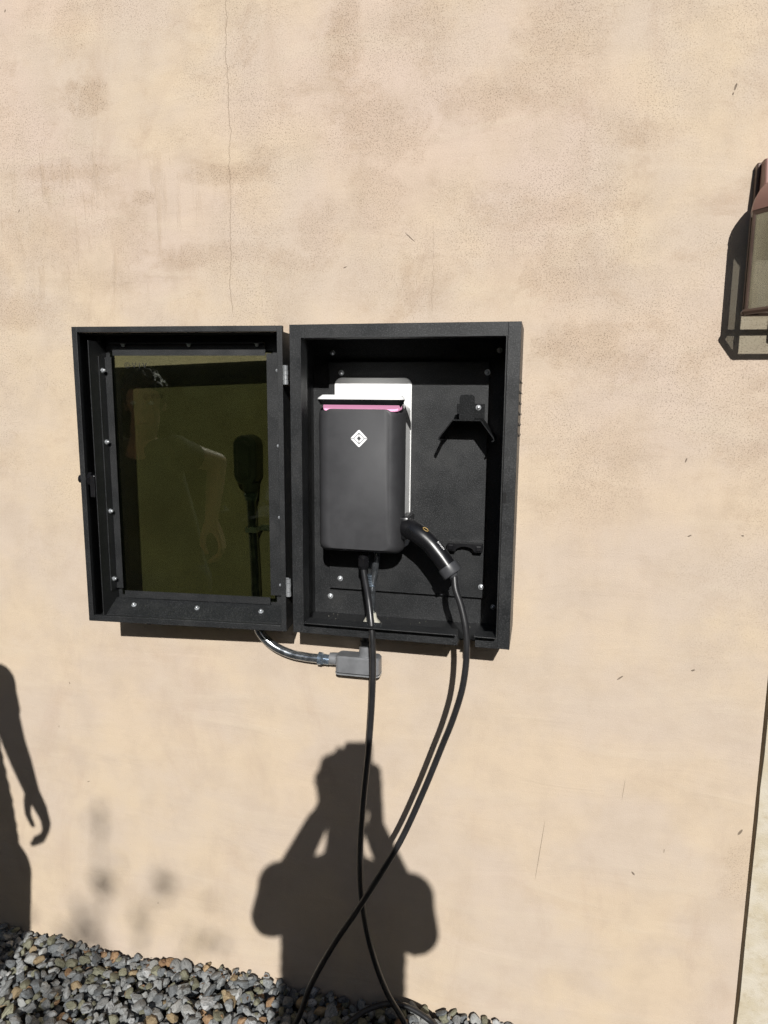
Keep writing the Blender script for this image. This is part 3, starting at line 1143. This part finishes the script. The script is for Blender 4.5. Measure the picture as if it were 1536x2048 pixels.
def poly(pts):
    prism(b, [(ex + x * S, -.1724, ez + z * S) for x, z in pts], (0, -.0007, 0))


g = 0.035
poly([(-1 + g, g), (-.10, .90 + .02), (0, .96), (.10, .92), (1 - g, g), (.66 - g, g), (.07, .60), (0, .64), (-.07, .60), (-.66 + g, g)])
poly([(-1 + g, -g), (-.66 + g, -g), (-.07, -.60), (0, -.64), (.07, -.60), (.66 - g, -g), (1 - g, -g), (.10, -.92), (0, -.96), (-.10, -.92)])
poly([(-.56, 0), (-.04, .52), (-.04, .23), (-.22, 0.05), (-.22, -.05), (-.04, -.23), (-.04, -.52)])
poly([(.56, 0), (.04, -.52), (.04, -.23), (.22, -0.05), (.22, .05), (.04, .23), (.04, .52)])
obj('emblem', b, M['emblem'], CH)
b = nb()
p = at(727, 1128, -.118)
gxc, gyc = p.x, -.118
cyl(b, (gxc, gyc, 1.2945), (gxc, gyc, 1.2810), .0125, n=20)
cyl(b, (gxc, gyc, 1.2810), (gxc, gyc, 1.2620), .0135, n=6)
cyl(b, (gxc, gyc, 1.2620), (gxc, gyc, 1.2540), .0115, .0085, n=20)
obj('cable_gland', b, M['black_plastic'], CH, smooth=True)
b = nb()
box(b, -.01, .016, -.138, -.060, 1.332, 1.384, .006)
obj('plug_holster', b, M['black_plastic'], CH, smooth=True)

# ------------------------------------------------------------------ cable and plug
CB = thing('charging_cable', 'black charging cable with its plug docked in the charger, looping down onto the gravel', 'cable', (0.03, -.09, .0))
hp = [at(808, 1052, -.118), at(829, 1062, -.136), at(855, 1082, -.147), at(878, 1109, -.154), at(895, 1133, -.159)]
path = spline(hp, 10)
n = len(path)
b = nb()
rad = [0.0225 + 0.0015 * math.sin(math.pi * min(1, i / (n * .5))) - 0.0028 * (i / n) for i in range(n)]
rad[0] *= 0.9
tube(b, path, rad, 24)
PL = obj('plug_handle', b, M['black_plastic'], CB, smooth=50)
d = (path[-1] - path[-3]).normalized()
e = path[-1]
b = nb()
tube(b, [e - d * .002, e - d * .0015, e + d * .018, e + d * .0215], [.0215, .0228, .0236, .0215], 24)
tube(b, [e + d * .0216, e + d * .027], [.012, .009], 20)
obj('collar', b, mat_plain('dark grey plug collar', (0.045, 0.046, 0.05), 0.42, grain=0.05), PL, smooth=35)
# button, printed ring and lettering on the upper right face of the handle
def on_handle(t, ang, off):
    i = int(t * (n - 1))
    dd = (path[min(n - 1, i + 1)] - path[max(0, i - 1)]).normalized()
    toc = (CAM - path[i]).normalized()
    a = (toc - dd * toc.dot(dd)).normalized()        # towards the viewer
    s_ = dd.cross(a)                                   # across
    nrm = a * math.cos(ang) + s_ * math.sin(ang)
    return path[i] + nrm * (rad[i] + off), dd, nrm


sg = -1.0 if on_handle(.5, 1.0, 0)[0].z < path[n // 2].z else 1.0
b = nb()
c0, dd, nr = on_handle(.40, sg * .85, .0004)
ss = dd.cross(nr)
ring = []
for k_ in range(20):
    a0 = 2 * math.pi * k_ / 20
    ring.append(c0 + dd * math.cos(a0) * .0065 + ss * math.sin(a0) * .0042)
tube(b, ring + [ring[0], ring[1]], .0008, 8)
obj('button_ring', b, M['amber'], PL, smooth='all')
c0, dd, nr = on_handle(.68, sg * .80, .0007)
me = text_mesh('RIVIAN', 0.0072, 0.0002)
yv = nr.cross(dd)
R = Matrix(((dd.x, yv.x, nr.x, c0.x), (dd.y, yv.y, nr.y, c0.y), (dd.z, yv.z, nr.z, c0.z), (0, 0, 0, 1)))
me.transform(R)
link('lettering', me, M['emblem'], PL)

e2 = e + d * .026
c2 = [e2, at(911, 1178, -.171), at(922, 1212, -.178), at(931, 1255, -.186), at(933.5, 1300, -.190), at(926, 1370, -.190), at(907, 1435, -.183),
      at(883, 1495, -.175), at(846, 1585, -.173), at(802, 1680, -.178), at(765, 1742, -.186), at(720, 1812, -.190), at(668, 1888, -.186), at(622, 1970, -.170)]
gnd = atz(588, 2052, .035)
c2 += [gnd, Vector((-.30, -.215, .013)), Vector((-.33, -.36, .010)), Vector((-.22, -.52, .010)), Vector((.0, -.58, .010)), Vector((.18, -.50, .010)), Vector((.22, -.33, .012)), Vector((.165, -.18, .016))]
c2 += [atz(870, 2052, .022), atz(846, 2031, .032), atz(812, 2013, .040), atz(772, 2008, .042), atz(732, 2021, .036), atz(694, 2048, .026)]
c2 += [Vector((-.20, -.215, .014)), Vector((-.23, -.33, .012)), Vector((-.10, -.46, .020)), Vector((.06, -.42, .024)), Vector((.095, -.28, .024)), Vector((.055, -.165, .026))]
c2 += [atz(812, 2052, .045), at(774, 1985, -.112), at(741, 1892, -.150), at(723, 1795, -.170), at(720.5, 1700, -.178), at(727, 1600, -.184), at(737, 1500, -.188), at(744, 1400, -.189),
       at(746, 1325, -.188), at(743.5, 1258, -.180), at(737, 1200, -.156), at(729.5, 1155, -.128), Vector((gxc, gyc, 1.2535))]
b = nb()
cp = spline(c2, 12)
tube(b, cp, 0.0073, 16)
obj('cord', b, M['rubber'], CB, smooth='all')

# ------------------------------------------------------------------ conduit on the wall
YC = -0.030
CF = thing('conduit_fitting', 'dark upright conduit body on the wall, seen through the green door glass', 'conduit fitting', (-.414, 0, 1.42), 'conduit bodies on the wall')
b = nb()
loft(b, rsec_y([(-.006, -.4455, -.3845, 1.432, 1.555, .026), (-.046, -.4455, -.3845, 1.432, 1.555, .026), (-.0505, -.4420, -.3880, 1.4355, 1.5515, .0235)], 8))
obj('casing', b, M['darkcast'], CF, smooth=35)
b = nb()
loft(b, rsec_y([(-.0506, -.4330, -.3990, 1.447, 1.541, .016), (-.055, -.4330, -.3990, 1.447, 1.541, .016), (-.0575, -.430, -.402, 1.450, 1.538, .013)], 8))
obj('cover_plate', b, M['darkcast'], CF, smooth=35)
b = nb()
cyl(b, (-.409, YC, 1.436), (-.409, YC, 1.414), .021, .0185, n=24)
obj('hub', b, M['darkcast'], CF, smooth=True)

CP = thing('conduit_pipe', 'galvanised conduit bending out from below the open door towards the grey fitting', 'conduit', (-.40, 0, 1.0))
b = nb()
pp = [Vector((-.409, YC, 1.412)), Vector((-.406, YC, 1.32)), Vector((-.4015, YC, 1.20)), Vector((-.4015, YC, 1.12)), at(511, 1238, YC), at(521, 1266, YC), at(545, 1290, YC), at(577, 1306, YC), at(612, 1314, YC), at(648, 1318, YC)]
tube(b, spline(pp, 12), 0.0117, 20)
obj('pipe', b, M['galv'], CP, smooth='all')
b = nb()
for z0_, z1_, r_ in ((1.4115, 1.402, .0175), (1.402, 1.392, .0145)):
    cyl(b, (-.4085, YC, z0_), (-.4085, YC, z1_), r_, n=20)
obj('connector', b, M['bluezinc'], CP, smooth=True)
b = nb()
box(b, -.4180, -.3910, -.0455, -.0440, 1.311, 1.325)
box(b, -.3910, -.3895, -.0455, -.0035, 1.311, 1.325)
box(b, -.3895, -.3690, -.0050, -.0003, 1.311, 1.325)
box(b, -.4195, -.4180, -.0455, -.0100, 1.311, 1.325)
obj('strap', b, M['zinc'], CP)
b = nb()
q0, q1 = at(641, 1317, YC), at(667, 1321, YC)
dd = (q1 - q0).normalized()
Lc = (q1 - q0).length
cyl(b, q0 - dd * .005, q0 + dd * .004, .0165, n=24)
cyl(b, q0 + dd * .0042, q0 + dd * .010, .0150, n=6)
for i in range(4):
    cyl(b, q0 + dd * (.0102 + i * .0035), q0 + dd * (.0127 + i * .0035), .0132, n=20)
cyl(b, q0 + dd * .010, q1, .0120, n=20)
obj('compression_nut', b, M['bluezinc'], CP, smooth=True)

CF2 = thing('conduit_fitting', 'grey conduit body under the black box, partly behind the hanging cable', 'conduit fitting', (-.13, 0, .96), 'conduit bodies on the wall')
zt, zb = at(700, 1315, -.058).z, at(700, 1347, -.058).z
xl, xr = at(669, 1318, -.058).x, at(757, 1335, -.058).x
b = nb()
loft(b, rsec_z([(zb, xl, xr, -.058, -.012, .012), (zt - .004, xl, xr, -.058, -.012, .012), (zt, xl + .004, xr - .004, -.054, -.014, .010)], 8))
obj('casing', b, M['castgrey'], CF2, smooth=35)
b = nb()
loft(b, rsec_z([(zb - .0055, xl - .001, xr + .001, -.060, -.011, .013), (zb - .0022, xl - .001, xr + .001, -.060, -.011, .013)], 8))
obj('cover_plate', b, M['zinc'], CF2, smooth=35)
b = nb()
loft(b, rsec_z([(zb - .0021, xl + .0005, xr - .0005, -.0575, -.0125, .012), (zb - .0003, xl + .0005, xr - .0005, -.0575, -.0125, .012)], 8))
obj('gasket', b, M['gasket'], CF2)
b = nb()
zm = (zt + zb) / 2 + .003
cyl(b, (xl - .020, YC, zm), (xl + .012, YC, zm), .0150, .0175, n=24)
obj('hub', b, M['castgrey'], CF2, smooth=True)
b = nb()
hx2 = at(733, 1300, YC).x
cyl(b, (hx2, YC - .004, zt - .006), (hx2, YC - .004, 1.036), .0185, .0170, n=24)
obj('hub', b, M['castgrey'], CF2, smooth=True)
b = nb()
cyl(b, (hx2, YC - .004, 1.0362), (hx2, YC - .004, 1.048), .0150, n=24)
cyl(b, (hx2, YC - .004, 1.0482), (hx2, YC - .004, ZB - .001), .0120, n=24)
cyl(b, (hx2, YC - .004, ZB - .012), (hx2, YC - .004, ZB - .0003), .0185, n=8)
obj('nipple', b, M['darkcast'], CF2, smooth=True)

# ------------------------------------------------------------------ wall lantern
LN = thing('wall_lantern', 'bronze wall lantern with clear glass panes at the right edge', 'lantern', (.81, 0, 1.80))
cxl = .806
P1, P2 = Vector((.6890, -.086)), Vector((.7330, -.152))
zbL, ztL = 1.8290, 2.0115


def mir(p):
    return Vector((2 * cxl - p.x, p.y))


hexp = [Vector((P1.x, P1.y)), P2, mir(P2), mir(P1)]
back = [Vector((P1.x + .003, -.060)), Vector((2 * cxl - P1.x - .003, -.060))]
b = nb()
box(b, .7045, 2 * cxl - .7045, -.018, -.0003, 1.835, 2.128, .003)
obj('back_plate', b, M['bronze'], LN)
b = nb()
box(b, cxl - .02, cxl + .02, -.10, -.0182, 2.03, 2.06)
obj('bracket', b, M['bronze'], LN)
b = nb()


def ringz(z, k, yk=1.0):
    pts = []
    for p in hexp + [back[1], back[0]]:
        pts.append(Vector((cxl + (p.x - cxl) * k, -.058 + (p.y + .058) * yk, z)))
    return pts


lower = [Vector((p.x, p.y, 1.8255)) for p in hexp + [back[1], back[0]]]
for a_, c_ in zip(lower, lower[1:] + lower[:1]):
    cyl(b, a_, c_, .0060, n=8)
loft(b, [ringz(2.0100, 1.01), ringz(2.0190, 1.015)])
for p in hexp:
    q = Vector((p.x, p.y))
    cdir = (Vector((cxl, -.09)) - q).normalized() * .004
    cyl(b, (q.x + cdir.x, q.y + cdir.y, zbL), (q.x + cdir.x, q.y + cdir.y, ztL), .0060, n=8)
for p in back:
    cyl(b, (p.x, p.y - .004, zbL), (p.x, p.y - .004, ztL), .0035, n=8)
fr_ = obj('frame', b, M['bronze'], LN)
# bottom frame opening: two rails under the front
for a_, c_ in ((back[0], hexp[0]), (hexp[0], hexp[1]), (hexp[1], hexp[2]), (hexp[2], hexp[3]), (hexp[3], back[1])):
    b = nb()
    dv = (c_ - a_).normalized()
    nv = Vector((dv.y, -dv.x)) * .0009
    a2, c2_ = a_ + dv * .005, c_ - dv * .005
    prism(b, [(a2.x, a2.y, zbL + .0005), (c2_.x, c2_.y, zbL + .0005), (c2_.x, c2_.y, ztL - .002), (a2.x, a2.y, ztL - .002)], (nv.x, nv.y, 0))
    obj('glass_pane', b, M['lampglass'], LN)
b = nb()
rg = []
for i in range(8):
    a = math.radians(90 * i / 7)
    k = 1.02 - .42 * (1 - math.cos(a))
    rg.append(ringz(2.0192 + .062 * math.sin(a), k, 1.02 - .5 * (1 - math.cos(a))))
loft(b, rg)
obj('hood', b, M['copper'], LN, smooth=25)
b = nb()
loft(b, rsec_z([(2.0195, .7120, 2 * cxl - .7120, -.080, -.0185, .006), (2.06, .7110, 2 * cxl - .7110, -.062, -.0185, .006), (2.126, .7110, 2 * cxl - .7110, -.048, -.0185, .006)], 3))
obj('hood_neck', b, M['copper'], LN, smooth=25)
b = nb()
cyl(b, (cxl - .012, -.10, 1.8295), (cxl - .012, -.10, 1.875), .012, n=16)
obj('lamp_socket', b, M['opal'], LN, smooth=True)
b = nb()
ball(b, (cxl - .012, -.10, 1.915), .022, 2, (1, 1, 1.9))
obj('bulb', b, M['opal'], LN, smooth='all')

# ------------------------------------------------------------------ people
def chain(b, pts, n=14, squash=None):
    """closed capsules along joints (position, radius)"""
    for (p0, r0), (p1, r1) in zip(pts, pts[1:]):
        p0, p1 = Vector(p0), Vector(p1)
        if (p1 - p0).length < 1e-5:
            continue
        d_ = (p1 - p0).normalized()
        a_ = d_.orthogonal().normalized()
        c_ = d_.cross(a_)
        rings = []
        for k_ in range(5):
            t = math.radians(-85 + 85 * k_ / 4)
            rings.append((p0 + d_ * (r0 * math.sin(t)), r0 * math.cos(t)))
        for k_ in range(5):
            t = math.radians(85 * k_ / 4)
            rings.append((p1 + d_ * (r1 * math.sin(t)), r1 * math.cos(t)))
        loft(b, [[c + (a_ * math.cos(2 * math.pi * j / n) + c_ * math.sin(2 * math.pi * j / n)) * rr_ for j in range(n)] for c, rr_ in rings])


def fatten(pts, k):
    return [(p, r_ + k) for p, r_ in pts]


def person(name, label, group, base, fwd, head, neck, chest, belly, hips, arms, legs, hands, mats, hair_r=.012, sleeve=1.0):
    T_ = thing(name, label, 'person', base, group)
    fwd = Vector(fwd).normalized()
    side = fwd.cross(Vector((0, 0, 1))).normalized()      # to the person's right
    upv = Vector((0, 0, 1))
    hc, hr = head
    Rm = Matrix((side, fwd, upv)).transposed()
    b = nb()
    ball(b, hc + upv * .015, hr, 3, (.93, 1.12, 1.12), Rm)
    ball(b, hc - upv * .055 + fwd * .022, hr * .72, 3, (.92, 1.0, 1.05), Rm)
    ball(b, hc - upv * .022 + fwd * (hr * 1.12), .014, 2, (.8, 1.0, 1.6), Rm)       # nose
    for s_ in (-1, 1):
        ball(b, hc - upv * .015 + side * s_ * hr * .95 - fwd * .01, .018, 2, (.45, .9, 1.5), Rm)  # ears
    chain(b, [(hc - upv * .06, .055), (neck, .051)])
    torso = []
    for c_, wx, wy in (chest, belly, hips):
        torso.append((c_, wx, wy))
    for (a, wa, da), (c_, wb, db_) in zip(torso, torso[1:]):
        for t in (0, .2, .4, .6, .8, 1):
            p_ = a.lerp(c_, t)
            ball(b, p_, 1.0, 2, (wa + (wb - wa) * t, da + (db_ - da) * t, .10), Rm)
    chain(b, [(neck, .051), (chest[0] + upv * .07, .075)])
    for ar in arms:
        chain(b, [(neck - upv * .05, .036), (ar[0][0], ar[0][1] * .80)])
        chain(b, ar)
    for lg in legs:
        chain(b, lg)
    for fingers in hands:
        for f_ in fingers:
            chain(b, f_, 8)
    me = remesh(b, .0065, 5)
    body = link('body', me, mats[0], T_, 'all')
    # shirt
    b = nb()
    for (a, wa, da), (c_, wb, db_) in zip(torso, torso[1:]):
        for t in (0, .2, .4, .6, .8, 1):
            p_ = a.lerp(c_, t)
            ball(b, p_, 1.0, 2, (wa + (wb - wa) * t + .010, da + (db_ - da) * t + .010, .10), Rm)
    chain(b, [(neck - upv * .055, .054), (chest[0] + upv * .07, .085)])
    for ar in arms:
        chain(b, [(neck - upv * .055, .042), (ar[0][0], ar[0][1] * .95)])
        sl = ar[0][0].lerp(ar[1][0], .86)
        chain(b, [(ar[0][0], ar[0][1] + .012), (ar[0][0].lerp(ar[1][0], .45 * sleeve), ar[1][1] + .018)])
        cyl(b, ar[0][0].lerp(ar[1][0], .2), ar[0][0].lerp(ar[1][0], sleeve) - Vector((0, 0, .022 * sleeve)), ar[0][1] + .004, ar[1][1] + .016, 24)
    link('shirt', remesh(b, .009, 6), mats[1], T_, 'all')
    b = nb()
    ball(b, hips[0], 1.0, 2, (hips[1] + .013, hips[2] + .013, .12), Rm)
    for lg in legs:
        chain(b, fatten(lg[:3], .014))
    link('trousers', remesh(b, .010, 6), mats[2], T_, 'all')
    for lg in legs:
        b = nb()
        f0 = lg[2][0]
        ball(b, Vector((f0.x, f0.y, base[2] + .045)) + fwd * .06, 1.0, 3, (.048, .145, .045), Rm)
        chain(b, [(Vector((f0.x, f0.y, base[2] + .11)), .048), (Vector((f0.x, f0.y, base[2] + .05)), .046)])
        link('shoe', remesh(b, .008, 4), mats[3], T_, 'all')
    b = nb()
    rr_ = random.Random(4)
    ball(b, hc + upv * .030 - fwd * .012, hr + hair_r, 3, (.96, 1.08, 1.05), Rm)
    for i in range(160):
        d_ = Vector((rr_.gauss(0, 1), rr_.gauss(0, 1) - .35, abs(rr_.gauss(0, 1)) + .12)).normalized()
        q = Rm @ Vector((d_.x * .96, d_.y * 1.08, d_.z * 1.05))
        c_ = hc + upv * .030 - fwd * .012 + q * (hr + hair_r * .9)
        chain(b, [(c_, .008), (c_ + q * .010 + Vector((rr_.uniform(-.008, .008), 0, rr_.uniform(-.004, .006))), .002)], 6)
    for v_ in list(b.verts):
        rel = v_.co - hc
        if rel.dot(fwd) > hr * .55 and rel.z < .045:
            v_.co -= fwd * (rel.dot(fwd) - hr * .5)
    link('hair', remesh(b, .006, 1), mats[4], T_, 'all')
    for s_ in (-1, 1):
        b = nb()
        ball(b, hc - upv * .004 + side * s_ * .032 + fwd * hr * 1.02, .0115, 2, (1, .7, .7), Rm)
        obj('eye', b, M['eye'], T_, smooth='all')
    b = nb()
    ball(b, hc - upv * .078 + fwd * (hr * .96), .024, 2, (1, .45, .28), Rm)
    obj('mouth', b, M['lip'], T_, smooth='all')
    return T_


def hand(wrist, knuckles, palm_r, curl, r0=.0085):
    """palm plus four fingers: knuckles (4 points) and a curl function giving the finger joints; the thumb is given last"""
    out = []
    for k_ in knuckles:
        out.append([(wrist, palm_r), (k_, .011)])
    for k_, js in zip(knuckles, curl):
        pts = [(k_, .0098)] + [(j, r0 - .0006 * i) for i, j in enumerate(js)]
        out.append(pts)
    return out


# the photographer: holds the phone upright with both hands in front of the face
mats_a = (M['skin'], M['shirt'], M['denim'], M['shoe'], M['hair'])
PC = CAM - FW * 0.0085 - UP * 0.047           # centre of the phone
def ph(u_, v_, w_=0.0):
    return PC + RT * u_ + UP * v_ - FW * w_


fwdA = Vector((-.215, .977, 0))
headA = sunward(-.166, .606, -1.955)
neckA = sunward(-.176, .455, -2.00)
chestA = sunward(-.178, .285, -2.02)
bellyA = sunward(-.183, .060, -2.03)
hipsA = sunward(-.184, -.150, -2.04)
shL, shR = sunward(-.355, .300, -1.99), sunward(.002, .325, -1.98)
elL, elR = sunward(-.392, .212, -1.80), sunward(.030, .236, -1.80)
wrL, wrR = sunward(-.250, .512, -1.735), sunward(-.088, .506, -1.735)
armL = [(shL, .060), (elL, .043), (elL.lerp(wrL, .35), .044), (wrL, .032)]
armR = [(shR, .060), (elR, .043), (elR.lerp(wrR, .35), .043), (wrR, .032)]


def phone_hand(sgn, wr):
    kn, cu = [], []
    for i in range(4):
        v0 = -.052 + i * .021
        kn.append(ph(sgn * .052, v0, .016 - i * .001))
        # fingers go round the side and lie on the phone's back, clear of the lens
        reach = (.018, .022, .024, .020)[i]
        cu.append([ph(sgn * .0465, v0 + .004, -.004), ph(sgn * (.040 - reach * .3), v0 + .006, -.0115), ph(sgn * (.040 - reach), v0 + .007, -.0120)])
    h = hand(wr, kn, .026, cu)
    h.append([(wr, .018), (ph(sgn * .050, -.030, .026), .012), (ph(sgn * .036, -.012, .0185), .0095), (ph(sgn * .022, .000, .0150), .008)])
    return h


def leg(hip, foot, r=.088):
    knee = hip.lerp(foot, .49) + Vector((-.01, .03, 0))
    return [(hip, r), (knee, .056), (Vector((foot.x, foot.y, foot.z + .09)), .040)]


hipz = hipsA.z - .06
legsA = [leg(hipsA + Vector((-.085, .02, -.05)), Vector((hipsA.x - .13, hipsA.y, 0))), leg(hipsA + Vector((.085, .02, -.05)), Vector((hipsA.x + .12, hipsA.y - .03, 0)))]
person('person', 'person holding up a phone with both hands, whose shadow falls below the black box', 'people in front of the wall', (hipsA.x, hipsA.y, 0), fwdA,
       (headA, .078), neckA, (chestA, .176, .115), (bellyA, .178, .112), (hipsA, .182, .120), (armL, armR), legsA, (phone_hand(-1, wrL), phone_hand(1, wrR)), mats_a, .011)
SPH = thing('smartphone', 'dark smartphone held upright by the photographer', 'phone', tuple(PC))
b = nb()
Rp = Matrix(((RT.x, UP.x, -FW.x, PC.x), (RT.y, UP.y, -FW.y, PC.y), (RT.z, UP.z, -FW.z, PC.z), (0, 0, 0, 1)))
loft(b, [[Rp @ Vector((a, c_, z_)) for a, c_ in rrect(-.037 + i_, .037 - i_, -.080 + i_, .080 - i_, .010)] for z_, i_ in ((-.0035, .0015), (-.0025, 0), (.0025, 0), (.0035, .0015))])
obj('phone_body', b, M['black_plastic'], SPH, smooth=30)
b = nb()
loft(b, [[Rp @ Vector((a, c_, z_)) for a, c_ in rrect(-.034, .034, -.076, .076, .008)] for z_ in (.0036, .0039)])
obj('screen', b, M['print'], SPH)

# the second person at the left, one arm hanging with a half closed hand
shP = Vector((-.9370, -1.150, 1.434))
elP = sunward(-1.190, .625, -1.36)
wrP = sunward(-1.143, .480, -1.22)
s_ = lambda x, z: sunward(x, z, -1.22)
armP = [(shP, .056), (elP, .040), (elP.lerp(wrP, .4), .037), (wrP, .027)]
kn = [s_(-1.108, .412) + Vector((0, dy_, 0)) for dy_ in (.026, .009, -.009, -.026)]
cu = []
for i, dy_ in enumerate((.026, .009, -.009, -.026)):
    e_ = (0.0, .006, .004, -.008)[i]
    cu.append([s_(-1.100, .366 - e_) + Vector((0, dy_, 0)), s_(-1.118, .330 - e_) + Vector((0, dy_ * .9, 0)), s_(-1.152, .312 - e_ * .6) + Vector((0, dy_ * .8, 0))])
handP = hand(wrP, kn, .027, cu, .0108)
handP.append([(wrP, .026), (s_(-1.168, .425) + Vector((0, .030, 0)), .016), (s_(-1.172, .385) + Vector((0, .034, 0)), .0125), (s_(-1.156, .350) + Vector((0, .030, 0)), .0095)])
chestP = Vector((-1.085, -1.20, 1.33))
bellyP = Vector((-1.045, -1.23, 1.12))
hipsP = Vector((-1.035, -1.25, .93))
neckP = Vector((-1.080, -1.19, 1.49))
headP = Vector((-1.055, -1.16, 1.625))
shP2 = Vector((-1.240, -1.27, 1.43))
elP2 = Vector((-1.285, -1.33, 1.15))
wrP2 = Vector((-1.280, -1.22, .92))
armP2 = [(shP2, .056), (elP2, .041), (elP2.lerp(wrP2, .4), .038), (wrP2, .027)]
kn2 = [wrP2 + Vector((.005, dy_ + .02, -.085)) for dy_ in (.026, .009, -.009, -.026)]
cu2 = [[k_ + Vector((.004, .006, -.036)), k_ + Vector((.016, .010, -.062)), k_ + Vector((.030, .012, -.078 - .004 * i))] for i, k_ in enumerate(kn2)]
hand2 = hand(wrP2, kn2, .021, cu2)
hand2.append([(wrP2, .020), (wrP2 + Vector((.028, .045, -.045)), .012), (wrP2 + Vector((.034, .058, -.080)), .010), (wrP2 + Vector((.034, .062, -.105)), .0085)])
legsP = [leg(hipsP + Vector((-.080, 0, -.04)), Vector((-1.13, -1.29, 0)), .086), leg(hipsP + Vector((.088, 0, -.04)), Vector((-.955, -1.25, 0)), .090)]
person('person', 'person standing at the left with one arm hanging and the hand half closed', 'people in front of the wall', (-1.03, -1.25, 0), Vector((.25, .97, 0)),
       (headP, .076), neckP, (chestP, .150, .105), (bellyP, .152, .105), (hipsP, .166, .115), (armP, armP2), legsP, (handP, hand2), (M['skin'], M['shirt2'], M['denim'], M['shoe'], M['hair']), sleeve=.45)

# ------------------------------------------------------------------ planting across the driveway
def leaf_cloud(b, pts, rnd_, size):
    for p_ in pts:
        d_ = Vector((rnd_.gauss(0, 1), rnd_.gauss(0, 1), rnd_.gauss(0, .7))).normalized()
        s2 = d_.orthogonal().normalized()
        s2 = (s2 * math.cos(rnd_.uniform(0, 6)) + d_.cross(s2) * math.sin(rnd_.uniform(0, 6))).normalized()
        L_ = size * rnd_.uniform(.7, 1.3)
        vs_ = [b.verts.new(p_ + d_ * a * L_ + s2 * e_ * L_ * .34) for a, e_ in ((-.5, 0), (0, 1), (.5, 0), (0, -1))]
        b.faces.new(vs_)


r = random.Random(21)
TR = thing('garden_tree', 'slender young tree across the driveway, casting soft leaf shadows on the wall', 'tree', (.80, -7.0, 0))
b = nb()
tube(b, spline([(.80, -7, -.05), (.82, -7.0, 1.0), (.79, -7.02, 2.2), (.80, -7.0, 3.3), (.80, -7.0, 4.0)], 6), [.05 - .042 * i / 24 for i in range(25)], 10)
obj('trunk', b, M['bark'], TR, smooth='all')
b = nb()
pts = []
for i in range(1500):
    t = r.random()
    d_ = Vector((r.gauss(0, 1), r.gauss(0, 1), r.gauss(0, 1))).normalized() * (r.random() ** .4)
    pts.append(Vector((.72 + d_.x * .42, -7 + d_.y * .42, 2.75 + d_.z * .95)))
leaf_cloud(b, pts, r, .09)
# the few sprays that reach into the light falling on the wall
for sx_, sz_, rad_, cnt_ in ((-.915, .40, .020, 4), (-.935, .345, .018, 2), (-1.06, -.01, .05, 14), (-.765, .155, .03, 5), (-.70, .13, .04, 3), (-.625, .08, .03, 4), (-.87, .27, .022, 3), (-.93, .19, .03, 3), (-.60, .02, .04, 4), (-.83, .05, .04, 3), (-1.0, .07, .04, 4)):
    c_ = sunward(sx_, sz_, -7.0)
    leaf_cloud(b, [c_ + Vector((r.gauss(0, rad_), r.gauss(0, .12), r.gauss(0, rad_))) for _ in range(cnt_)], r, .055)
obj('crown', b, M['leaf'], TR)
b = nb()
for sx_, sz_ in ((-.92, .40), (-1.06, .02), (-.77, .155), (-.625, .10)):
    c_ = sunward(sx_, sz_, -7.0)
    tube(b, spline([(.80, -7, 2.9), ((.80 + c_.x) / 2, -7, (2.9 + c_.z) / 2 + .1), tuple(c_)], 5), .004, 6)
obj('branch', b, M['bark'], TR, smooth='all')

HG = thing('sky_screen_hedge', 'unseen dark evergreen screen behind the photographer, its height and sides added to block skylight', 'sky_screen_hedge', (0, -8.2, 0))
b = nb()
for i in range(46):
    x0 = -13 + i * .58
    ball(b, (x0 + r.uniform(-.15, .15), -8.3 + r.uniform(-.15, .15), 1.85 + r.uniform(-.2, .1)), 1.0, 2, (.55, .60, 1.95))
for i in range(13):
    for x0 in (-4.9, 6.2):  # side rows added out of view to cut skylight and deepen the wall's shadows
        ball(b, (x0 + r.uniform(-.15, .15), -8.0 + i * .56, 2.0 + r.uniform(-.2, .1)), 1.0, 2, (.60, .55, 2.15))
obj('sky_screen_mass', b, M['leaf'], HG)
b = nb()
pts = []
for i in range(9000):
    x0 = r.uniform(-13.3, 13.6)
    z0_ = r.uniform(0.05, 3.9)
    pts.append(Vector((x0, -8.3 + r.choice((1, -1, 1)) * r.uniform(.42, .78) * (1 - max(0, z0_ - 3.0) * .5), z0_)))
for i in range(6000):
    z0_ = r.uniform(0.05, 4.1)
    pts.append(Vector((r.choice((-4.9, 6.2)) + r.choice((1, -1)) * r.uniform(.42, .78) * (1 - max(0, z0_ - 3.2) * .5), r.uniform(-8.3, -.8), z0_)))
leaf_cloud(b, pts, r, .13)
obj('foliage', b, M['leaf'], HG, kind='stuff')
